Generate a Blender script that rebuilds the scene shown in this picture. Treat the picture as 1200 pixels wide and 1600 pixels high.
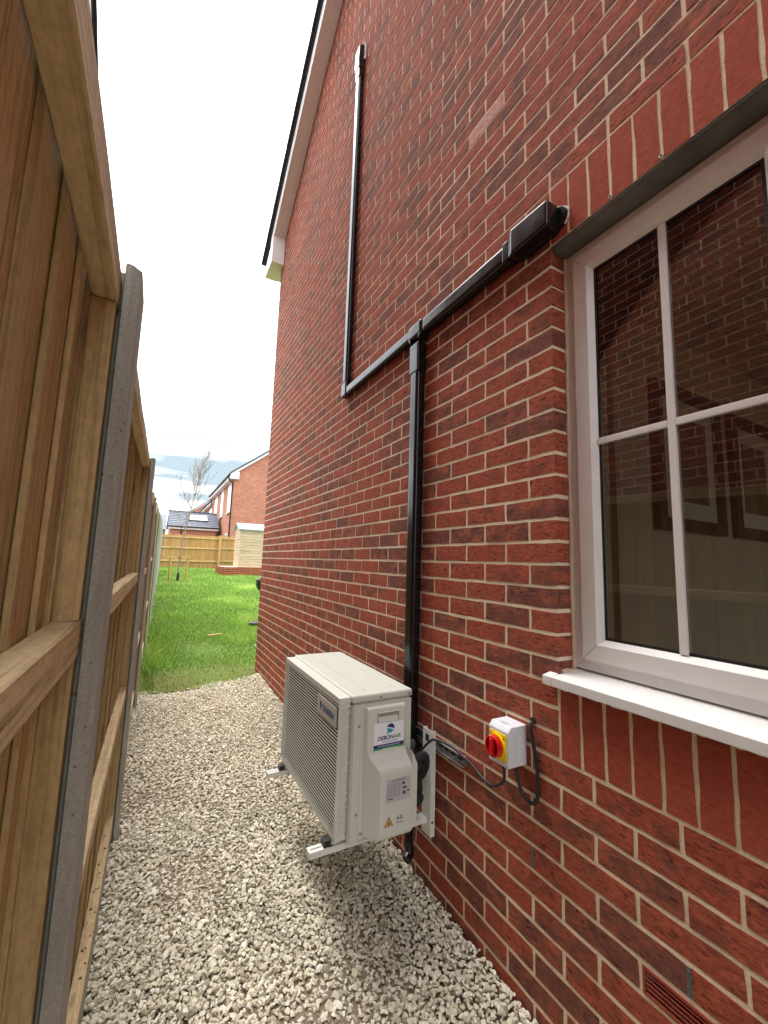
import bpy, bmesh, math, random
import numpy as np
from mathutils import Vector, Matrix, noise as mnoise

for o in list(bpy.data.objects): bpy.data.objects.remove(o)
SC = bpy.context.scene
COL = SC.collection
ZS = 2.54            # all heights below are written from the lintel line of the window; ZS lifts the gravel to z = 0
rnd = random.Random(7)
RS = np.random.RandomState(11)

# ------------------------------------------------------------------ camera
FPX, YAW, PITCH, ROLL = 651.33, .4964, .1216, .0314
CAMPOS = (-1.1466, -.9289, -1.1389)
def cam_axes():
    f = Vector((math.sin(YAW), math.cos(YAW), 0)); r = Vector((math.cos(YAW), -math.sin(YAW), 0)); u = Vector((0, 0, 1))
    f2 = f*math.cos(PITCH)+u*math.sin(PITCH); u2 = u*math.cos(PITCH)-f*math.sin(PITCH)
    return r*math.cos(ROLL)+u2*math.sin(ROLL), u2*math.cos(ROLL)-r*math.sin(ROLL), f2
R3, U3, F3 = cam_axes()
cd = bpy.data.cameras.new('camera'); cam = bpy.data.objects.new('camera', cd); COL.objects.link(cam)
cd.sensor_fit = 'HORIZONTAL'; cd.sensor_width = 36; cd.lens = FPX/1200*36
cd.clip_start = .02; cd.clip_end = 2000
m = Matrix((R3, U3, -F3)).transposed().to_4x4(); m.translation = Vector(CAMPOS)+Vector((0, 0, ZS)); cam.matrix_world = m
SC.camera = cam
SC.render.engine = 'CYCLES'; cy_ = SC.cycles; cy_.max_bounces = 6; cy_.diffuse_bounces = 3; cy_.glossy_bounces = 3; cy_.transparent_max_bounces = 8
SC.render.resolution_x, SC.render.resolution_y = 768, 1024

# ------------------------------------------------------------------ world: bright overcast with a little blue
SUN_EL, SUN_AZ = math.radians(66), math.radians(-14)      # azimuth from +Y towards +X
w = bpy.data.worlds.new('World'); SC.world = w; w.use_nodes = True
nt = w.node_tree; nt.nodes.clear()
def wn(t, **k):
    n = nt.nodes.new(t)
    for a, b in k.items(): setattr(n, a, b)
    return n
out = wn('ShaderNodeOutputWorld'); bg = wn('ShaderNodeBackground'); sky = wn('ShaderNodeTexSky')
sky.sky_type = 'NISHITA'; sky.sun_disc = False; sky.sun_elevation = SUN_EL; sky.sun_rotation = SUN_AZ; sky.air_density = 1; sky.dust_density = 2
tc = wn('ShaderNodeTexCoord'); mp = wn('ShaderNodeMapping'); mp.inputs['Scale'].default_value = (1.0, 1.0, 4.2)
nz = wn('ShaderNodeTexNoise'); nz.inputs['Scale'].default_value = 2.6; nz.inputs['Detail'].default_value = 7; nz.inputs['Roughness'].default_value = .52
rp = wn('ShaderNodeValToRGB'); rp.color_ramp.elements[0].position = .40; rp.color_ramp.elements[1].position = .60
nz2 = wn('ShaderNodeTexNoise'); nz2.inputs['Scale'].default_value = 1.4; nz2.inputs['Detail'].default_value = 5
rp2 = wn('ShaderNodeValToRGB'); rp2.color_ramp.elements[0].position = .3; rp2.color_ramp.elements[1].position = .7
rp2.color_ramp.elements[0].color = (7.2, 7.6, 8.2, 1); rp2.color_ramp.elements[1].color = (10.5, 10.5, 10.4, 1)
mx = wn('ShaderNodeMix', data_type='RGBA')
L = nt.links.new
L(tc.outputs['Generated'], mp.inputs['Vector']); L(mp.outputs['Vector'], nz.inputs['Vector']); L(mp.outputs['Vector'], nz2.inputs['Vector'])
L(nz.outputs['Fac'], rp.inputs['Fac']); L(nz2.outputs['Fac'], rp2.inputs['Fac'])
hv = wn('ShaderNodeMath', operation='MULTIPLY_ADD'); hv.inputs[1].default_value = .35; hv.inputs[2].default_value = .65
L(rp.outputs['Color'], hv.inputs[0]); L(hv.outputs[0], mx.inputs['Factor'])
L(sky.outputs['Color'], mx.inputs['A']); L(rp2.outputs['Color'], mx.inputs['B'])
# grey-blue cloud bases low over the horizon, all the way round
nz3 = wn('ShaderNodeTexNoise'); nz3.inputs['Scale'].default_value = 2.3; nz3.inputs['Detail'].default_value = 6; nz3.inputs['Roughness'].default_value = .55
mp3 = wn('ShaderNodeMapping'); mp3.inputs['Scale'].default_value = (1.0, 1.0, 7.0); mp3.inputs['Location'].default_value = (.35, .2, .1)
L(tc.outputs['Generated'], mp3.inputs['Vector']); L(mp3.outputs['Vector'], nz3.inputs['Vector'])
rp3 = wn('ShaderNodeValToRGB'); rp3.color_ramp.elements[0].position = .36; rp3.color_ramp.elements[1].position = .56; L(nz3.outputs['Fac'], rp3.inputs['Fac'])
sz = wn('ShaderNodeSeparateXYZ'); L(tc.outputs['Generated'], sz.inputs[0])
rp4 = wn('ShaderNodeValToRGB'); rp4.color_ramp.elements[0].position = .22; rp4.color_ramp.elements[0].color = (1, 1, 1, 1); rp4.color_ramp.elements[1].position = .42; rp4.color_ramp.elements[1].color = (0, 0, 0, 1); L(sz.outputs['Z'], rp4.inputs['Fac'])
pm = wn('ShaderNodeMath', operation='MULTIPLY'); L(rp3.outputs['Color'], pm.inputs[0]); L(rp4.outputs['Color'], pm.inputs[1])
mx3 = wn('ShaderNodeMix', data_type='RGBA'); mx3.inputs['B'].default_value = (1.72, 2.15, 2.40, 1)
L(pm.outputs[0], mx3.inputs['Factor']); L(mx.outputs['Result'], mx3.inputs['A'])
L(mx3.outputs['Result'], bg.inputs['Color']); bg.inputs['Strength'].default_value = .13
L(bg.outputs['Background'], out.inputs['Surface'])

sd = bpy.data.lights.new('sun', 'SUN'); sun = bpy.data.objects.new('sun', sd); COL.objects.link(sun)
sd.energy = 1.5; sd.angle = math.radians(36); sd.color = (1, .96, .9)
sdir = Vector((math.sin(SUN_AZ)*math.cos(SUN_EL), math.cos(SUN_AZ)*math.cos(SUN_EL), math.sin(SUN_EL)))
sun.rotation_euler = sdir.to_track_quat('Z', 'Y').to_euler(); sun.location = (0, 0, 30)

vs = SC.view_settings
vs.view_transform = 'Standard'; vs.look = 'None'; vs.exposure = 1.55; vs.gamma = 1; vs.use_curve_mapping = False

# ------------------------------------------------------------------ helpers
def lin(r, g, b):
    f = lambda c: (c/255/12.92) if c/255 <= .04045 else ((c/255+.055)/1.055)**2.4
    return (f(r), f(g), f(b), 1)

class Mat:
    """small node-material builder"""
    def __init__(s, name, rough=.6, color=(.5, .5, .5, 1), metal=0, spec=.5):
        s.m = bpy.data.materials.new(name); s.m.use_nodes = True; s.t = s.m.node_tree
        s.b = s.t.nodes['Principled BSDF']; s.b.inputs['Base Color'].default_value = color
        s.b.inputs['Roughness'].default_value = rough; s.b.inputs['Metallic'].default_value = metal
        s.b.inputs['Specular IOR Level'].default_value = spec
    def n(s, t, **k):
        x = s.t.nodes.new(t)
        for a, b in k.items(): setattr(x, a, b)
        return x
    def l(s, a, b): s.t.links.new(a, b)
    def pos(s, scale=(1, 1, 1)):
        g = s.n('ShaderNodeNewGeometry'); mp = s.n('ShaderNodeMapping'); mp.inputs['Scale'].default_value = scale
        s.l(g.outputs['Position'], mp.inputs['Vector']); return mp.outputs['Vector']
    def noise(s, vec, scale, detail=4, rough=.55):
        x = s.n('ShaderNodeTexNoise'); x.inputs['Scale'].default_value = scale; x.inputs['Detail'].default_value = detail
        x.inputs['Roughness'].default_value = rough; s.l(vec, x.inputs['Vector']); return x.outputs['Fac']
    def ramp(s, fac, stops):
        x = s.n('ShaderNodeValToRGB'); e = x.color_ramp.elements
        while len(e) < len(stops): e.new(.5)
        for q, (p, c) in zip(e, stops): q.position = p; q.color = c if len(c) == 4 else (*c, 1)
        s.l(fac, x.inputs['Fac']); return x.outputs['Color']
    def mix(s, fac, a, b, mode='MIX'):
        x = s.n('ShaderNodeMix', data_type='RGBA', blend_type=mode)
        for v, i in ((fac, 'Factor'), (a, 'A'), (b, 'B')):
            if hasattr(v, 'default_value'): s.l(v, x.inputs[i])
            else: x.inputs[i].default_value = v
        return x.outputs['Result']
    def math(s, op, a, b=0, clamp=False):
        x = s.n('ShaderNodeMath', operation=op, use_clamp=clamp)
        for i, v in enumerate((a, b)):
            if hasattr(v, 'default_value'): s.l(v, x.inputs[i])
            else: x.inputs[i].default_value = v
        return x.outputs[0]
    def tone(s):
        a = s.n('ShaderNodeAttribute', attribute_type='OBJECT', attribute_name='tone')
        b = s.n('ShaderNodeAttribute', attribute_type='GEOMETRY', attribute_name='tone')
        return s.math('ADD', a.outputs['Fac'], b.outputs['Fac'])
    def base(s, c): s.l(c, s.b.inputs['Base Color'])
    def rough(s, c): s.l(c, s.b.inputs['Roughness'])
    def bump(s, h, strength=.5, dist=.002):
        x = s.n('ShaderNodeBump'); x.inputs['Strength'].default_value = strength; x.inputs['Distance'].default_value = dist
        s.l(h, x.inputs['Height']); s.l(x.outputs['Normal'], s.b.inputs['Normal'])

def G4(v): return (v, v, v, 1)

# brick: red multi with dark drag smudges, wavy creased face
def brick_mat(name, red, orange, dark, smooth=False):
    M = Mat(name, .92, spec=.2)
    p = M.pos(); t = M.tone()
    big = M.noise(M.pos((1, 7, 11)), 1.7, 4, .62)                    # where the dark drag falls, brick by brick
    mott = M.noise(M.pos((40, 40, 75)), 1.0, 5, .8)               # sandy mottle
    crease = M.noise(M.pos((34, 34, 120)), 1.0, 4, .62)            # wavy rustic creases
    c = M.mix(t, red, orange)
    th = M.math('MULTIPLY_ADD', t, .27); th.node.inputs[2].default_value = -.112 if not smooth else -.33
    k = M.math('ADD', big, th)
    k2 = M.math('MULTIPLY_ADD', mott, .5); k2.node.inputs[2].default_value = -.25
    k = M.math('ADD', k, k2)
    fac = M.ramp(k, [(.42, G4(0)), (.66, G4(1))])
    c = M.mix(M.math('MULTIPLY', fac, .82), c, dark)
    c = M.mix(.9 if not smooth else .55, c, M.ramp(mott, [(.30, G4(.36)), (.5, G4(.93)), (.70, G4(1.5))]), 'MULTIPLY')
    c = M.mix(.8 if not smooth else .1, c, M.ramp(crease, [(.33, G4(.16)), (.42, G4(1))]), 'MULTIPLY')
    # thin lime bloom, here and there
    sm = M.ramp(M.noise(M.pos((1, 3.1, 5)), 1.9, 5, .75), [(.58, G4(0)), (.8, G4(.34))])
    c = M.mix(sm, c, lin(206, 162, 140))
    M.base(c)
    h = M.mix(.42, M.ramp(crease, [(.25, G4(0)), (.48, G4(1))]), mott)
    M.bump(h, 1.0 if not smooth else .4, .008 if not smooth else .002)
    return M.m
M_brick = brick_mat('brick', lin(168, 84, 64), lin(186, 104, 78), lin(104, 70, 64))
M_soldier = brick_mat('brick_smooth', lin(166, 80, 64), lin(176, 90, 70), lin(128, 70, 62), True)
M_brick2 = brick_mat('brick_orange', lin(176, 88, 62), lin(196, 110, 80), lin(134, 74, 62))

M = Mat('limed_brick', .9, spec=.2); p = M.pos((40, 40, 75))
M.base(M.mix(M.ramp(M.noise(p, 1.0, 7, .75), [(.36, G4(0)), (.6, G4(.85))]), lin(176, 92, 72), lin(222, 192, 184))); M_limed = M.m
M = Mat('mortar', .95, spec=.2); p = M.pos()
c = M.mix(M.noise(p, 9, 5, .6), lin(222, 200, 170), lin(248, 232, 206))
c = M.mix(.7, c, M.ramp(M.noise(p, 150, 4, .7), [(.3, G4(.74)), (.7, G4(1.12))]), 'MULTIPLY')
M.base(c); M.bump(M.noise(p, 110, 5, .7), .8, .004); M_mortar = M.m

def wood_mat(name, a, b, dk, axis, gr=1.0):
    M = Mat(name, .78, spec=.3); t = M.tone()
    sc = {'z': (85, 85, 1.6), 'y': (85, 1.6, 85), 'x': (1.6, 85, 85)}[axis]
    sc2 = {'z': (9, 9, .9), 'y': (9, .9, 9), 'x': (.9, 9, 9)}[axis]
    off = M.n('ShaderNodeVectorMath', operation='ADD'); cmb = M.n('ShaderNodeCombineXYZ')
    tt = M.math('MULTIPLY', t, 37.0)
    for i in range(3): M.l(tt, cmb.inputs[i])
    g = M.n('ShaderNodeNewGeometry'); M.l(g.outputs['Position'], off.inputs[0]); M.l(cmb.outputs[0], off.inputs[1])
    def mp(s):
        x = M.n('ShaderNodeMapping'); x.inputs['Scale'].default_value = s; M.l(off.outputs[0], x.inputs['Vector']); return x.outputs['Vector']
    grain = M.noise(mp(sc), 1.2*gr, 5, .6); broad = M.noise(mp(sc2), 1.3, 4, .55)
    saw = M.noise(mp({'z': (120, 120, 60), 'y': (120, 60, 120), 'x': (60, 120, 120)}[axis]), 1, 5, .7)
    c = M.mix(broad, a, b)
    c = M.mix(M.ramp(t, [(0, G4(0)), (1, G4(.5))]), c, dk)
    c = M.mix(M.ramp(grain, [(.30, G4(.9)), (.52, G4(0))]), c, dk)
    c = M.mix(.6, c, M.ramp(saw, [(.28, G4(.6)), (.72, G4(1.25))]), 'MULTIPLY')
    sp_ = M.ramp(M.noise(mp({'z': (150, 150, 2.4), 'y': (150, 2.4, 150), 'x': (2.4, 150, 150)}[axis]), 1, 2, .5), [(.24, G4(.15)), (.31, G4(1))])
    c = M.mix(.9, c, sp_, 'MULTIPLY')
    # knots
    vo = M.n('ShaderNodeTexVoronoi'); vo.inputs['Scale'].default_value = 1
    kz = {'z': (13, 13, 3.2), 'y': (13, 3.2, 13), 'x': (3.2, 13, 13)}[axis]
    M.l(mp(kz), vo.inputs['Vector'])
    kn = M.ramp(vo.outputs['Distance'], [(.06, G4(.85)), (.15, G4(0))])
    c = M.mix(kn, c, lin(84, 54, 34))
    st = M.ramp(M.noise(mp({'z': (5, 5, 1.6), 'y': (5, 1.6, 5), 'x': (1.6, 5, 5)}[axis]), 1.1, 5, .7), [(.52, G4(0)), (.72, G4(.45))])
    c = M.mix(st, c, lin(112, 84, 56))
    M.base(c)
    M.bump(M.mix(.5, grain, saw), .8, .003)
    return M.m
WA, WB, WD = lin(212, 186, 136), lin(192, 164, 112), lin(134, 108, 70)
M_board = wood_mat('fence_board', WA, WB, WD, 'z')
M_rail = wood_mat('fence_rail', lin(228, 208, 168), lin(210, 186, 142), lin(160, 132, 92), 'y')
M_boardx = wood_mat('far_fence_board', lin(208, 172, 112), lin(188, 146, 86), lin(150, 108, 60), 'z')
M_railx = wood_mat('far_fence_rail', lin(224, 196, 142), lin(208, 172, 116), lin(170, 130, 84), 'x')
M_shed = wood_mat('shed_board', lin(222, 202, 176), lin(208, 184, 156), lin(176, 150, 124), 'x')
M_stake = wood_mat('stake_wood', lin(214, 184, 128), lin(196, 160, 104), lin(150, 116, 74), 'z')

M = Mat('concrete', .92, spec=.25); p = M.pos()
c = M.mix(M.noise(p, 5, 5, .6), lin(154, 155, 146), lin(190, 190, 178))
c = M.mix(.75, c, M.ramp(M.noise(p, 240, 3, .6), [(.3, G4(.72)), (.7, G4(1.12))]), 'MULTIPLY')
vo = M.n('ShaderNodeTexVoronoi'); vo.inputs['Scale'].default_value = 46; M.l(p, vo.inputs['Vector'])
pit = M.ramp(vo.outputs['Distance'], [(.06, G4(0)), (.14, G4(1))])
c = M.mix(.7, c, M.ramp(vo.outputs['Distance'], [(.06, G4(.25)), (.13, G4(1))]), 'MULTIPLY')
c = M.mix(M.ramp(M.noise(M.pos((9, 9, 1.3)), 1.4, 5, .65), [(.5, G4(0)), (.75, G4(.5))]), c, lin(110, 92, 80))
M.base(c); M.bump(M.mix(.5, pit, M.noise(p, 190, 4)), .7, .003); M_conc = M.m

def plain(name, col, rough=.5, metal=0, bump=0, bs=200, var=.0, vs_=4, spec=.5):
    M = Mat(name, rough, col, metal, spec)
    if var:
        n = M.noise(M.pos(), vs_, 5, .6)
        M.base(M.mix(1.0, col, M.ramp(n, [(.3, G4(1-var)), (.7, G4(1+var*.6))]), 'MULTIPLY'))
        M.rough(M.ramp(n, [(.3, G4(min(1, rough+.08))), (.7, G4(max(0, rough-.06)))]))
    if bump: M.bump(M.noise(M.pos(), bs, 3), bump, .001)
    return M.m
M_upvc = plain('white_upvc', lin(234, 232, 230), .32, var=.04, vs_=14)
M_black = plain('black_upvc', (.008, .008, .009, 1), .2, var=.3, vs_=9)
M_blackm = plain('black_rubber', (.018, .018, .02, 1), .5, bump=.2, var=.2)
M_insul = plain('black_insulation', (.02, .021, .024, 1), .85, bump=.3)
M_case = plain('ivory_enamel', lin(206, 208, 196), .38, var=.03, vs_=7, bump=.06, bs=500)
M_cover = plain('ivory_plastic', lin(212, 213, 204), .45, var=.03, vs_=9)
M_dark = plain('dark_interior', (.012, .012, .012, 1), .8)
M_coil = plain('coil_fins', (.05, .05, .052, 1), .55)
M_steel = plain('galvanised_steel', (.42, .42, .41, 1), .42, .85, var=.2, vs_=30)
M_screw = plain('screw_metal', (.5, .5, .5, 1), .35, .9)
M_lintel = plain('lintel_metal', (.14, .14, .13, 1), .75, .0, var=.3, vs_=8)
M_white = plain('white_paint_metal', lin(226, 226, 220), .4, var=.04)
M_seal = plain('white_sealant', lin(226, 222, 216), .5, var=.1, vs_=40)
M_sealc = plain('cream_sealant', lin(210, 186, 162), .6, var=.12, vs_=30, bump=.4, bs=120)
M_iso = plain('grey_plastic', lin(222, 224, 228), .38, var=.02)
M_yel = plain('yellow_plastic', lin(250, 214, 10), .36)
M_red = plain('red_plastic', lin(206, 16, 22), .3)
M_tile = plain('roof_tile', (.035, .037, .042, 1), .7, bump=.4, bs=60, var=.35, vs_=3)
M_tile2 = plain('grey_slate', lin(84, 92, 106), .6, bump=.3, bs=60, var=.25, vs_=3)
M_felt = plain('grey_felt', lin(150, 160, 162), .9, bump=.4, bs=90, var=.12)
M_terra = plain('terracotta', lin(150, 62, 46), .8, bump=.3, bs=200, var=.2, vs_=12)
M_soil = plain('soil', lin(92, 74, 54), .95, bump=.8, bs=40, var=.35, vs_=6)
M_bark = plain('bark', lin(150, 136, 130), .85, bump=.5, bs=60, var=.25, vs_=12)
M_wallin = plain('room_wall', lin(190, 176, 150), .85, var=.05)
M_roomf = plain('room_floor', lin(96, 82, 68), .8, var=.15)
M_pic = plain('picture_print', lin(120, 96, 72), .5, var=.5, vs_=5)
M_picf = plain('picture_frame', lin(46, 26, 20), .4, var=.2)
M_mount = plain('picture_mount', lin(206, 196, 176), .8)
M_shade = plain('pale_strip', lin(246, 238, 228), .6)
M_winfar = plain('far_window', lin(206, 216, 226), .1, var=.1, vs_=2)
M_whitelit = plain('white_board', lin(236, 236, 234), .5, var=.04)
M_navy = plain('ink_navy', lin(38, 52, 112), .4)
M_teal = plain('ink_teal', lin(58, 160, 168), .4)
M_green = plain('ink_green', lin(66, 160, 92), .4)
M_inkw = plain('ink_white', lin(240, 242, 240), .4)
M_ink = plain('ink_grey', lin(74, 74, 78), .5)
M_inkl = plain('ink_light_grey', lin(128, 128, 132), .5)
M_paper = plain('paper_white', lin(240, 242, 248), .35)
M_silver = plain('silver_label', lin(196, 192, 196), .35, .1)
M_blue = plain('ink_blue', lin(30, 92, 140), .4)
M_warn = plain('warning_yellow', lin(228, 190, 60), .45)
M_plate = plain('name_plate', lin(196, 192, 184), .4)

# glass: clear pane, fresnel mirror over see-through
M = Mat('window_glass'); T = M.t; T.nodes.remove(M.b)
o_ = [x for x in T.nodes if x.type == 'OUTPUT_MATERIAL'][0]
tr = M.n('ShaderNodeBsdfTransparent'); tr.inputs['Color'].default_value = (.86, .87, .85, 1)
gl = M.n('ShaderNodeBsdfGlossy'); gl.inputs['Roughness'].default_value = 0; fr = M.n('ShaderNodeFresnel'); fr.inputs['IOR'].default_value = 1.5
ms = M.n('ShaderNodeMixShader'); fm = M.math('MULTIPLY', fr.outputs[0], 2.7, True)
M.l(fm, ms.inputs[0]); M.l(tr.outputs[0], ms.inputs[1]); M.l(gl.outputs[0], ms.inputs[2]); M.l(ms.outputs[0], o_.inputs['Surface'])
M_glass = M.m

# gravel stones: tone attribute chooses the stone colour
M = Mat('gravel_stone', .88, spec=.3); t = M.tone(); p = M.pos()
c = M.ramp(t, [(0, lin(142, 134, 120)), (.16, lin(190, 181, 158)), (.42, lin(223, 214, 190)), (.72, lin(240, 233, 212)), (.93, lin(250, 246, 232)), (1, lin(190, 146, 112))])
c = M.mix(.7, c, M.ramp(M.noise(p, 210, 4, .6), [(.3, G4(.74)), (.7, G4(1.12))]), 'MULTIPLY')
c = M.mix(.6, c, M.ramp(M.noise(p, 3.0, 3, .6), [(.35, G4(.8)), (.65, G4(1.1))]), 'MULTIPLY')
M.base(c); M.bump(M.noise(p, 200, 5, .7), .7, .003); M_stone = M.m
M = Mat('gravel_bed', .95, spec=.2); p = M.pos()
M.base(M.mix(M.noise(p, 90, 4), lin(96, 84, 70), lin(168, 152, 130))); M.bump(M.noise(p, 120, 3), 1, .01); M_bed = M.m

M = Mat('grass_blade', .6, spec=.25); t = M.tone()
M.base(M.ramp(t, [(0, lin(166, 152, 108)), (.2, lin(148, 156, 88)), (.45, lin(116, 154, 62)), (.75, lin(148, 184, 78)), (1, lin(196, 214, 120))])); M_blade = M.m
M = Mat('turf', .95, spec=.2); g = M.n('ShaderNodeNewGeometry'); sp = M.n('ShaderNodeSeparateXYZ'); M.l(g.outputs['Position'], sp.inputs[0])
p = M.pos()
yy = M.math('ADD', sp.outputs['Y'], M.math('MULTIPLY', M.noise(p, 1.7, 5, .6), 2.6))
dry = M.ramp(M.math('DIVIDE', yy, 12.0), [(.40, G4(1)), (.53, G4(0))])
c = M.mix(M.noise(p, 34, 4), lin(72, 108, 40), lin(108, 150, 62)); c = M.mix(dry, c, M.mix(M.noise(p, 26, 4), lin(110, 94, 62), lin(124, 124, 66)))
M.base(c); M.bump(M.noise(p, 60, 4), 1, .02); M_turf = M.m

class MB:
    """collects world-space vertices and faces of ONE mesh object"""
    def __init__(s): s.v = []; s.f = []
    def add(s, vs, fs):
        b = len(s.v); s.v += [tuple(v) for v in vs]; s.f += [tuple(i+b for i in f) for f in fs]; return s
    def box(s, x0, x1, y0, y1, z0, z1):
        x0, x1 = sorted((x0, x1)); y0, y1 = sorted((y0, y1)); z0, z1 = sorted((z0, z1))
        return s.add([(x0, y0, z0), (x1, y0, z0), (x1, y1, z0), (x0, y1, z0), (x0, y0, z1), (x1, y0, z1), (x1, y1, z1), (x0, y1, z1)],
                     [(0, 3, 2, 1), (4, 5, 6, 7), (0, 1, 5, 4), (1, 2, 6, 5), (2, 3, 7, 6), (3, 0, 4, 7)])
    def prism(s, poly, axis, lo, hi):
        """poly: 2D points in the two remaining axes (x,y,z order), extruded along axis"""
        def P(a, b, c): return {'x': (c, a, b), 'y': (a, c, b), 'z': (a, b, c)}[axis]
        n = len(poly); vs = [P(a, b, lo) for a, b in poly]+[P(a, b, hi) for a, b in poly]
        fs = [tuple(range(n)), tuple(range(2*n-1, n-1, -1))]+[(i, i+n, (i+1) % n+n, (i+1) % n) for i in range(n)]
        return s.add(vs, fs)
    def tube(s, pts, r, n=8, cap=True):
        pts = [Vector(p) for p in pts]; rs = r if isinstance(r, (list, tuple)) else [r]*len(pts)
        rings = []; up = None
        for i, p in enumerate(pts):
            d = (pts[min(i+1, len(pts)-1)]-pts[max(i-1, 0)]).normalized()
            if up is None: up = d.orthogonal().normalized()
            up = (up-d*up.dot(d)).normalized(); sd = d.cross(up)
            rings.append([p+(up*math.cos(2*math.pi*k/n)+sd*math.sin(2*math.pi*k/n))*rs[i] for k in range(n)])
        vs = [v for q in rings for v in q]; fs = []
        for i in range(len(pts)-1):
            for k in range(n): fs.append((i*n+k, i*n+(k+1) % n, (i+1)*n+(k+1) % n, (i+1)*n+k))
        if cap: fs += [tuple(range(n-1, -1, -1)), tuple(range((len(pts)-1)*n, len(pts)*n))]
        return s.add(vs, fs)
    def cyl(s, c, axis, r, lo, hi, n=20, r2=None):
        pt = lambda t: {'x': (t, c[0], c[1]), 'y': (c[0], t, c[1]), 'z': (c[0], c[1], t)}[axis]
        return s.tube([pt(lo), pt(hi)], [r, r if r2 is None else r2], n)
    def build(s, name, mat, parent=None, bevel=0, seg=2, smooth=True, ang=35, kind=None, tone=None):
        px = parent_world(parent)
        me = bpy.data.meshes.new(name)
        me.from_pydata([(x-px[0], y-px[1], z+ZS-px[2]) for x, y, z in s.v], [], s.f)
        bm = bmesh.new(); bm.from_mesh(me); bmesh.ops.recalc_face_normals(bm, faces=bm.faces)
        if bevel:
            ed = [e for e in bm.edges if len(e.link_faces) == 2 and e.calc_face_angle(0) > math.radians(20)]
            bmesh.ops.bevel(bm, geom=ed, offset=bevel, segments=seg, profile=.6, affect='EDGES', clamp_overlap=True)
        bm.to_mesh(me); bm.free()
        if smooth:
            me.polygons.foreach_set('use_smooth', [True]*len(me.polygons)); me.set_sharp_from_angle(angle=math.radians(ang))
        me.materials.append(mat)
        ob = bpy.data.objects.new(name, me); COL.objects.link(ob)
        if bevel and smooth: wm = ob.modifiers.new('wn', 'WEIGHTED_NORMAL'); wm.keep_sharp = True; wm.weight = 100
        if parent: ob.parent = parent
        if kind: ob['kind'] = kind
        if tone is not None: ob['tone'] = tone
        return ob
def parent_world(p):
    v = Vector((0, 0, 0))
    while p is not None: v += p.location; p = p.parent
    return v
def thing(name, loc, label, cat, group=None):
    o = bpy.data.objects.new(name, None); COL.objects.link(o); o.location = (loc[0], loc[1], loc[2]+ZS); o.empty_display_size = .1
    return tag(o, label, cat, group)
def tag(o, label, cat, group=None, kind=None):
    if label: o['label'] = label
    if cat: o['category'] = cat
    if group: o['group'] = group
    if kind: o['kind'] = kind
    return o
def box(name, mat, parent, *a, **k): return MB().box(*a).build(name, mat, parent, **k)
def textmesh(name, body, size, mat, parent, frame, shear=0, ex=.0004, space=1.0, align='CENTER', bold=0):
    """lettering as real thin mesh; frame = (origin, right, up, normal) in world"""
    cu = bpy.data.curves.new(name, 'FONT'); cu.body = body; cu.size = size; cu.shear = shear; cu.extrude = ex; cu.align_x = align; cu.align_y = 'CENTER'
    cu.space_character = space; cu.offset = bold; cu.resolution_u = 3
    t = bpy.data.objects.new(name, cu); COL.objects.link(t); bpy.context.view_layer.update()
    me = bpy.data.meshes.new_from_object(t.evaluated_get(bpy.context.evaluated_depsgraph_get()))
    bpy.data.objects.remove(t); bpy.data.curves.remove(cu)
    o, r, u, n = [Vector(q) for q in frame]; pw = parent_world(parent)
    mt = Matrix((r, u, n)).transposed().to_4x4(); mt.translation = o+Vector((0, 0, ZS))-pw
    me.transform(mt); me.materials.clear(); me.materials.append(mat); me.name = name
    ob = bpy.data.objects.new(name, me); COL.objects.link(ob); ob.parent = parent
    return ob
def catmull(P, n=8):
    P = [Vector(p) for p in P]; P = [P[0]*2-P[1]]+P+[P[-1]*2-P[-2]]; o = []
    for i in range(1, len(P)-2):
        for k in range(n):
            t = k/n; a, b, c, d = P[i-1:i+3]
            o.append(.5*((2*b)+(c-a)*t+(2*a-5*b+4*c-d)*t*t+(3*b-a-3*c+d)*t**3))
    o.append(P[-2]); return o
def np_mesh(name, V, Fc, nper, mat, tone_v=None, parent=None, smooth=False):
    """fast mesh from numpy: V (n,3) world, Fc flat index array with constant polygon size nper"""
    me = bpy.data.meshes.new(name); V = np.asarray(V, np.float32).copy(); V[:, 2] += ZS
    pw = parent_world(parent); V -= np.array(pw, np.float32)
    npoly = len(Fc)//nper
    me.vertices.add(len(V)); me.vertices.foreach_set('co', V.ravel())
    me.loops.add(len(Fc)); me.loops.foreach_set('vertex_index', np.asarray(Fc, np.int32))
    me.polygons.add(npoly); me.polygons.foreach_set('loop_start', np.arange(0, len(Fc), nper, dtype=np.int32))
    me.update(calc_edges=True)
    if tone_v is not None:
        at = me.attributes.new('tone', 'FLOAT', 'POINT'); at.data.foreach_set('value', np.asarray(tone_v, np.float32))
    me.polygons.foreach_set('use_smooth', np.full(npoly, bool(smooth)))
    me.materials.append(mat)
    ob = bpy.data.objects.new(name, me); COL.objects.link(ob)
    if parent: ob.parent = parent
    return ob

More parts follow.
